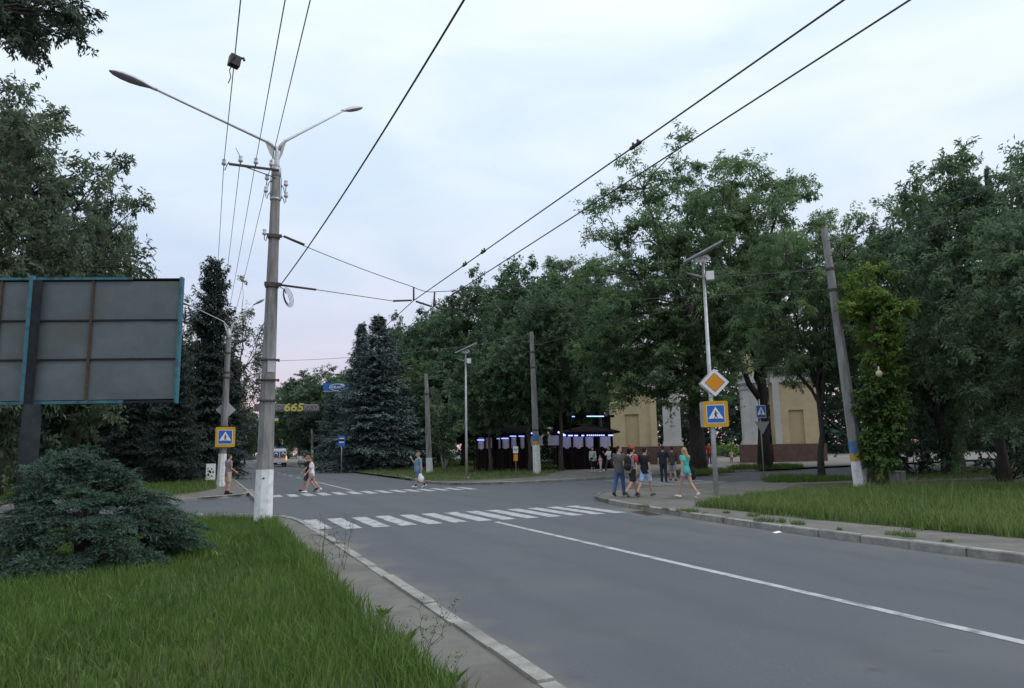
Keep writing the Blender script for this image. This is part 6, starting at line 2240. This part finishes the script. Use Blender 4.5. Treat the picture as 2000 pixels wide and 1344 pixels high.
    def torso_rings(inf=0.0, z0=-0.06, z1=0.6):
        vs, fs = [], []
        rows = [(z, x * bw + inf, y * bw + inf) for z, x, y in tw if z0 - 0.001 <= z <= z1]
        if z0 < 0:
            rows = [(z0, tw[0][1] * bw * 0.94 + inf, tw[0][2] * bw * 0.94 + inf)] + rows
        n = 16
        for z, rx, ry in rows:
            for i in range(n):
                t = 2 * pi * i / n
                vs.append(tp(rx * math.cos(t), ry * math.sin(t) + (0.03 if bw > 1.12 and z < 0.33 else 0), z))
        for r in range(len(rows) - 1):
            for i in range(n):
                a_, b_ = r * n + i, r * n + (i + 1) % n
                fs.append((a_, b_, b_ + n, a_ + n))
        fs.append(tuple(range(n - 1, -1, -1)))
        fs.append(tuple(range((len(rows) - 1) * n, len(rows) * n)))
        return vs, fs
    mb.add(*torso_rings())
    for (s, e, w, fd, sgn) in arms:
        mb.tube([s + Vector((0, 0, 0.015)), s.lerp(e, 0.4), e, e.lerp(w, 0.35), w], [0.050 * bw ** .5, 0.044, 0.036, 0.036, 0.025], 10)
        mb.ball(s, 0.052, 10, 8)
        rotq = fd.to_track_quat('Z', 'Y').to_matrix()
        mb.ball(w + fd * 0.045, (0.022, 0.036, 0.052), 10, 8, rotq)
    lm = 1.08 if bw > 1.12 else 1.0
    for (hip, kn, an, toe, heel, sgn, fp) in legsj:
        mb.tube([hip + Vector((0, 0, 0.05)), hip.lerp(kn, 0.25), hip.lerp(kn, 0.7), kn, kn.lerp(an, 0.28), kn.lerp(an, 0.7), an], [0.088 * lm, 0.082 * lm, 0.062 * lm, 0.052, 0.055, 0.040, 0.034], 12)
        mb.tube([heel + Vector((0, 0, 0.02)), an + Vector((0, 0, -0.03)), toe], [0.03, 0.036, 0.024], 8)
    body = mb.build('body', 'skin', o)
    # fingers and eyes, joined to the body after remeshing
    ex = []
    fm = MB()
    for (s, e, w, fd, sgn) in arms:
        rotq = fd.to_track_quat('Z', 'Y').to_matrix()
        for q, (off_, ln, sp_) in enumerate(((-0.026, 0.062, -0.10), (-0.009, 0.075, -0.03), (0.009, 0.070, 0.04), (0.026, 0.055, 0.12))):
            b0 = w + rotq @ Vector((0.004, off_, 0.075))
            b1_ = b0 + rotq @ Vector((-0.010 * sgn, sp_ * 0.03, ln * 0.5))
            b2_ = b1_ + rotq @ Vector((-0.026 * sgn, sp_ * 0.02, ln * 0.42))
            fm.tube([b0 - fd * 0.02, b0, b1_, b2_], [0.009, 0.009, 0.0085, 0.007], 6)
        b0 = w + rotq @ Vector((0, 0.03, 0.03))
        fm.tube([b0, b0 + rotq @ Vector((-0.008 * sgn, 0.022, 0.028)), b0 + rotq @ Vector((-0.018 * sgn, 0.026, 0.058))], [0.012, 0.010, 0.008], 6)
    em = MB()
    for s_ in (-1, 1):
        em.ball(hc + ht @ Vector((s_ * 0.030, 0.084, 0.006)) * hk, (0.012, 0.008, 0.007), 8, 6)
        em.ball(hc + ht @ Vector((s_ * 0.030, 0.086, 0.026)) * hk, (0.018, 0.006, 0.004), 8, 6)
    em.ball(hc + ht @ Vector((0, 0.088, -0.062)) * hk, (0.022, 0.006, 0.005), 8, 6)
    remesh_later(body, 0.017, 3, (fm, em))
    # ---- clothing
    hem = -0.04 - top_hem
    sh = MB()
    sh.add(*torso_rings(0.020, hem, 0.6))
    sh.tube([tp(0, -0.012, 0.47), tp(0, -0.012, 0.535)], [0.10, 0.074], 12)
    for (s, e, w, fd, sgn) in arms:
        if sleeve <= 0:
            sh.ball(s + Vector((-sgn * 0.02, 0, 0.0)), 0.062, 10, 8)
            continue
        sh.ball(s, 0.070, 10, 8)
        if sleeve <= 1:
            sh.tube([s, s.lerp(e, sleeve * 0.6), s.lerp(e, sleeve)], [0.070, 0.066, 0.066], 12)
        else:
            sh.tube([s, s.lerp(e, 0.6), e, e.lerp(w, sleeve - 1)], [0.070, 0.062, 0.054, 0.046], 12)
    shirt = sh.build('shirt', top, o)
    remesh_later(shirt, 0.018, 2)
    pt = MB()
    pt.add(*torso_rings(0.010, -0.07, 0.10))
    for (hip, kn, an, toe, heel, sgn, fp) in legsj:
        if legs == 'shorts':
            pt.tube([hip + Vector((0, 0, 0.03)), hip.lerp(kn, 0.5), hip.lerp(kn, 0.92)], [0.102 * lm, 0.098 * lm, 0.092], 14)
        elif legs == 'short_shorts':
            pt.tube([hip + Vector((0, 0, 0.03)), hip.lerp(kn, 0.2), hip.lerp(kn, 0.40)], [0.102, 0.100, 0.098], 14)
        elif legs == 'capri':
            pt.tube([hip + Vector((0, 0, 0.03)), hip.lerp(kn, 0.5), kn, kn.lerp(an, 0.35)], [0.100, 0.085, 0.068, 0.066], 14)
        else:
            pt.tube([hip + Vector((0, 0, 0.03)), hip.lerp(kn, 0.5), kn, kn.lerp(an, 0.5), an + Vector((0, 0, -0.03))], [0.102, 0.090, 0.070, 0.062, 0.060], 14)
    tr = pt.build('shorts' if 'short' in legs else 'trousers', bottom, o)
    remesh_later(tr, 0.018, 2)
    for (hip, kn, an, toe, heel, sgn, fp) in legsj:
        f = MB()
        d = (toe - heel)
        f.ball(heel.lerp(toe, 0.12) + Vector((0, 0, 0.018)), (0.042, 0.05, 0.045), 10, 8)
        f.ball(heel.lerp(toe, 0.45) + Vector((0, 0, 0.022)), (0.044, 0.075, 0.042), 10, 8)
        f.ball(heel.lerp(toe, 0.85) + Vector((0, 0, 0.006)), (0.045, 0.065, 0.034), 10, 8)
        f.tube([an + Vector((0, 0, -0.06)), an + Vector((0, 0, 0.0))], [0.048, 0.045], 10)
        sho = f.build('shoe', shoes, o)
        remesh_later(sho, 0.012, 2)
        if sock:
            MB().tube([an + Vector((0, 0, -0.02)), an.lerp(kn, 0.22)], [0.046, 0.049], 10).build('sock', sock, o)
    # ---- hair
    h = MB()
    h.ball(hc + ht @ Vector((0, -0.020, 0.035)) * hk, (0.086 * hk, 0.094 * hk, 0.092 * hk), 14, 10, ht)
    if not long_hair:
        h.ball(hc + ht @ Vector((0, -0.045, -0.01)) * hk, (0.075 * hk, 0.06 * hk, 0.075 * hk), 12, 8, ht)
    else:
        h.tube([hc + ht @ Vector((0, -0.045, 0.03)), hc + ht @ Vector((0, -0.085, -0.09)), tp(0.0, -0.125, 0.46), tp(0.01, -0.13, 0.36 if long_hair != 'pony' else 0.40)],
               [(0.075, 0.05), (0.085 if long_hair != 'pony' else 0.04, 0.045), (0.085 if long_hair != 'pony' else 0.035, 0.04), (0.04, 0.02)], 12)
    hair_o = h.build('hair', hairm, o)
    remesh_later(hair_o, 0.014, 2)
    if cap:
        c = MB()
        c.ball(hc + ht @ Vector((0, -0.006, 0.055)) * hk, (0.094, 0.106, 0.078), 14, 10, ht)
        c.tube([hc + ht @ Vector((0, 0.07, 0.045)), hc + ht @ Vector((0, 0.16, 0.035))], [(0.075, 0.01), (0.055, 0.006)], 10)
        c.build('cap', cap, o)
    o.scale = (k, k, k)
    o['_j'] = 0
    del o['_j']
    return o, tp, arms
def backpack(pr, m='black_c'):
    o, tp, arms = pr
    f = MB()
    f.ball(tp(0, -0.19, 0.30), (0.145, 0.085, 0.20), 14, 10)
    f.ball(tp(0, -0.205, 0.16), (0.150, 0.09, 0.14), 14, 10)
    bp = f.build('backpack', m, None)
    return bp
G_CROSS = 'people walking at the right corner'
person(444, 966, 62, 1.72, 'man in mauve checked shirt and beige shorts standing on the left corner', 'plaid', 'beige', 'black_c', 'h_dark', 0, sleeve=0.75, hairm='h_brown', sock='black_c', arm_l=(6, 48, 6), arm_r=(2, 52, 6), top_hem=0.07, head_turn=0.1)
person(608, 963, 276, 1.68, 'woman in white top and pale shorts striding over the far crosswalk', 'white_c', 'grey_short', 'white_c', 'h', 38, 0.003, sleeve=0.75, legs='short_shorts', long_hair='pony', hairm='h_brown', fem=True, lead='L', arm_r=(-22, 20, 8), arm_l=(20, 20, 8), top_hem=0.05)
person(601, 961.5, 276, 1.74, 'person in black hidden behind the woman in white on the far crosswalk', 'black_c', 'dark_jeans', 'black_c', 'h', 34, 0.003, sleeve=0.8, legs='shorts', hairm='h_fair', lead='R', top_hem=0.06)
MANB = person(818, 954, 277, 1.76, 'heavy man in grey-blue shirt and blue shorts on the far crosswalk', 'blue_tee', 'blue_short', 'white_c', 'h', 26, 0.003, sleeve=0.7, build=1.2, hairm='h_fair', lead='L', sock='black_c', arm_r=(45, 105, 12), arm_l=(-14, 14, 9), top_hem=0.08)
W1 = person(1157, 923, 205, 1.66, 'woman in mint jacket and black capris walking towards the road by the cafe', 'mint', 'black_c', 'white_c', 'h', 24, dist=49, sleeve=1.7, legs='capri', hairm='h_fair', fem=True, build=1.1, lead='R', top_hem=0.1)
person(1172, 923, 262, 1.12, 'small girl in white walking between two women by the cafe', 'pink_white', 'pink_white', 'white_c', 'h', 22, dist=48.5, sleeve=0.7, legs='capri', long_hair=True, hairm='h_brown', fem=True, child=True)
person(1189, 921, 258, 1.70, 'blonde woman in white top and dark jeans walking left by the gate', 'white_c', 'dark_jeans', 'white_c', 'h', 42, dist=49.5, sleeve=1.0, legs='trousers', hairm='h_blond', fem=True, lead='R', arm_r=(30, 110, 10))
person(1207, 912, 140, 1.72, 'person in green shirt standing before the left gate plinth', 'green_c', 'dark_jeans', 'black_c', 'h', 10, dist=55, sleeve=0.8, legs='trousers', hairm='h_fair')
person(1202, 912, 170, 1.66, 'woman in dark red top beside the person in green', 'plaid', 'grey_short', 'black_c', 'h', 8, dist=57, sleeve=0.8, legs='trousers', long_hair=True, hairm='h_brown', fem=True)
person(1231, 912, 200, 1.76, 'man in dark jacket standing before the left gate plinth', 'black_c', 'dark_jeans', 'black_c', 'h', 8, dist=55, sleeve=1.8, legs='trousers', hairm='h_dark')
person(1211, 970, 62, 1.74, 'man in charcoal T-shirt and blue jeans looking back at the right corner', 'grey_tee', 'jeans', 'navy', 'h', 20, sleeve=0.7, legs='trousers', hairm='h_dark', head_turn=0.9, build=1.05, lead='R', top_hem=0.10, group=G_CROSS)
BPM = person(1237, 971, 78, 1.76, 'man with red cap and black backpack in grey and red shirt', 'light_grey', 'black_c', 'dark_jeans', 'h', 38, sleeve=0.0, hairm='h_dark', cap='red', lead='L', arm_r=(-10, 10, 10), arm_l=(8, 18, 10), top_hem=0.05, group=G_CROSS)
person(1262, 971, 66, 1.72, 'man in black T-shirt and pale blue patterned shorts seen from behind', 'black_c', 'pale_blue', 'dark_jeans', 'h', 34, sleeve=0.8, hairm='h_dark', build=1.06, lead='R', top_hem=0.07, group=G_CROSS)
person(1297, 942, 30, 1.80, 'man in navy shirt and dark trousers on the side crosswalk', 'navy', 'navy', 'black_c', 'h', 10, 0.003, sleeve=0.85, legs='trousers', hairm='h_dark', build=1.06, top_hem=0.05, group=G_CROSS)
person(1315, 940, 25, 1.76, 'man in olive jacket and grey shorts on the side crosswalk', 'olive', 'grey_short', 'black_c', 'h', 16, 0.003, sleeve=1.7, hairm='h_dark', build=1.05, top_hem=0.10, group=G_CROSS)
GT = person(1342, 974, 350, 1.68, 'blonde woman in turquoise top and denim shorts walking at the right corner', 'teal', 'denim', 'white_c', 'h', 36, sleeve=0.45, legs='short_shorts', long_hair=True, hairm='h_blond', fem=True, lead='L', arm_r=(20, 95, 12), arm_l=(-12, 12, 8), group=G_CROSS)
person(1384, 908, 200, 1.72, 'person in red shirt far behind the near solar lamp', 'red', 'dark_jeans', 'black_c', 'h', 10, dist=62, sleeve=0.7, legs='trousers', hairm='h_dark')
person(1427, 907, 190, 1.15, 'child in pale clothes standing in the gate opening', 'pink_white', 'grey_short', 'white_c', 'h', 8, dist=60, sleeve=0.7, hairm='h_brown', child=True)

def finish_people():
    dg = bpy.context.evaluated_depsgraph_get()
    dg.update()
    for o, extra in PENDING:
        me = D.meshes.new_from_object(o.evaluated_get(dg))
        o.modifiers.clear()
        old = o.data
        if extra:
            bm = bmesh.new()
            bm.from_mesh(me)
            if len(me.materials) < 2:
                me.materials.append(M['eye'])
            for mb, idx in ((extra[0], 0), (extra[1], 1)):
                vs = [bm.verts.new(v) for v in mb.v]
                for f in mb.f:
                    fc = bm.faces.new([vs[i] for i in f])
                    fc.material_index = idx
                    fc.smooth = True
            bm.to_mesh(me)
            bm.free()
        o.data = me
        me.name = o.name
        D.meshes.remove(old)
finish_people()
# things people carry
def carried(name, person_root, build, label, cat, m):
    o = empty(name, person_root.location, person_root.rotation_euler.z, label, cat)
    o.scale = person_root.scale
    build(o, m)
    return o
def bp_build(o, m):
    tp = BPM[1]
    f = MB()
    f.ball(tp(0, -0.205, 0.32), (0.145, 0.085, 0.19), 14, 10)
    f.ball(tp(0, -0.215, 0.14), (0.155, 0.095, 0.15), 14, 10)
    f.build('pack', m, o)
    MB().ball(tp(0, -0.30, 0.12), (0.11, 0.04, 0.09), 12, 8).build('pocket', m, o)
    for s in (-1, 1):
        MB().tube([tp(s * 0.09, -0.14, 0.46), tp(s * 0.10, -0.02, 0.54), tp(s * 0.10, 0.13, 0.42), tp(s * 0.115, 0.10, 0.22), tp(s * 0.12, -0.12, 0.10)], (0.018), 6).build('strap', m, o)
carried('backpack', BPM[0], bp_build, 'black backpack on the man with the red cap', 'backpack', 'black_c')
def red_vest(o, m):
    tp, arms = BPM[1], BPM[2]
    for s, e, w, fd, sgn in arms:
        MB().tube([s + Vector((0, 0, 0.01)), s.lerp(e, 0.4), s.lerp(e, 0.8)], [0.074, 0.070, 0.070], 12).build('sleeve', m, BPM[0])
red_vest(None, 'red')
def bag_build(o, m):
    s, e, w, fd, sgn = MANB[2][0]
    c = w + Vector((0, 0, -0.40))
    f = MB()
    f.ball(c + Vector((0, 0, -0.04)), (0.09, 0.16, 0.17), 12, 10)
    f.ball(c + Vector((0, 0.03, 0.09)), (0.06, 0.10, 0.12), 12, 10)
    f.build('sack', m, o)
    MB().tube([c + Vector((0, 0.05, 0.18)), w + Vector((0, 0.02, -0.10)), c + Vector((0, -0.05, 0.18))], 0.014, 6).build('handle', m, o)
carried('shopping_bag', MANB[0], bag_build, 'white plastic bag carried by the heavy man on the far crosswalk', 'bag', 'white_c')
def hb_build(o, m):
    tp = GT[1]
    f = MB()
    f.ball(tp(0.24, -0.06, 0.02), (0.07, 0.13, 0.13), 12, 10)
    f.ball(tp(0.25, -0.06, -0.14), (0.085, 0.16, 0.15), 12, 10)
    f.build('sack', m, o)
    MB().tube([tp(0.23, 0.05, 0.05), tp(0.15, 0.02, 0.55), tp(0.23, -0.13, 0.05)], 0.012, 6).build('strap', m, o)
carried('shoulder_bag', GT[0], hb_build, 'black shoulder bag of the woman in the turquoise top', 'bag', 'black_c')
def wb_build(o, m):
    tp = W1[1]
    MB().ball(tp(0.10, 0.18, 0.06), (0.10, 0.05, 0.09), 12, 8).build('pouch', m, o)
    MB().tube([tp(0.02, 0.17, 0.10), tp(-0.12, 0.13, 0.42), tp(-0.13, -0.02, 0.55)], 0.012, 6).build('strap', m, o)
carried('handbag', W1[0], wb_build, 'black handbag of the woman in the mint jacket', 'bag', 'black_c')
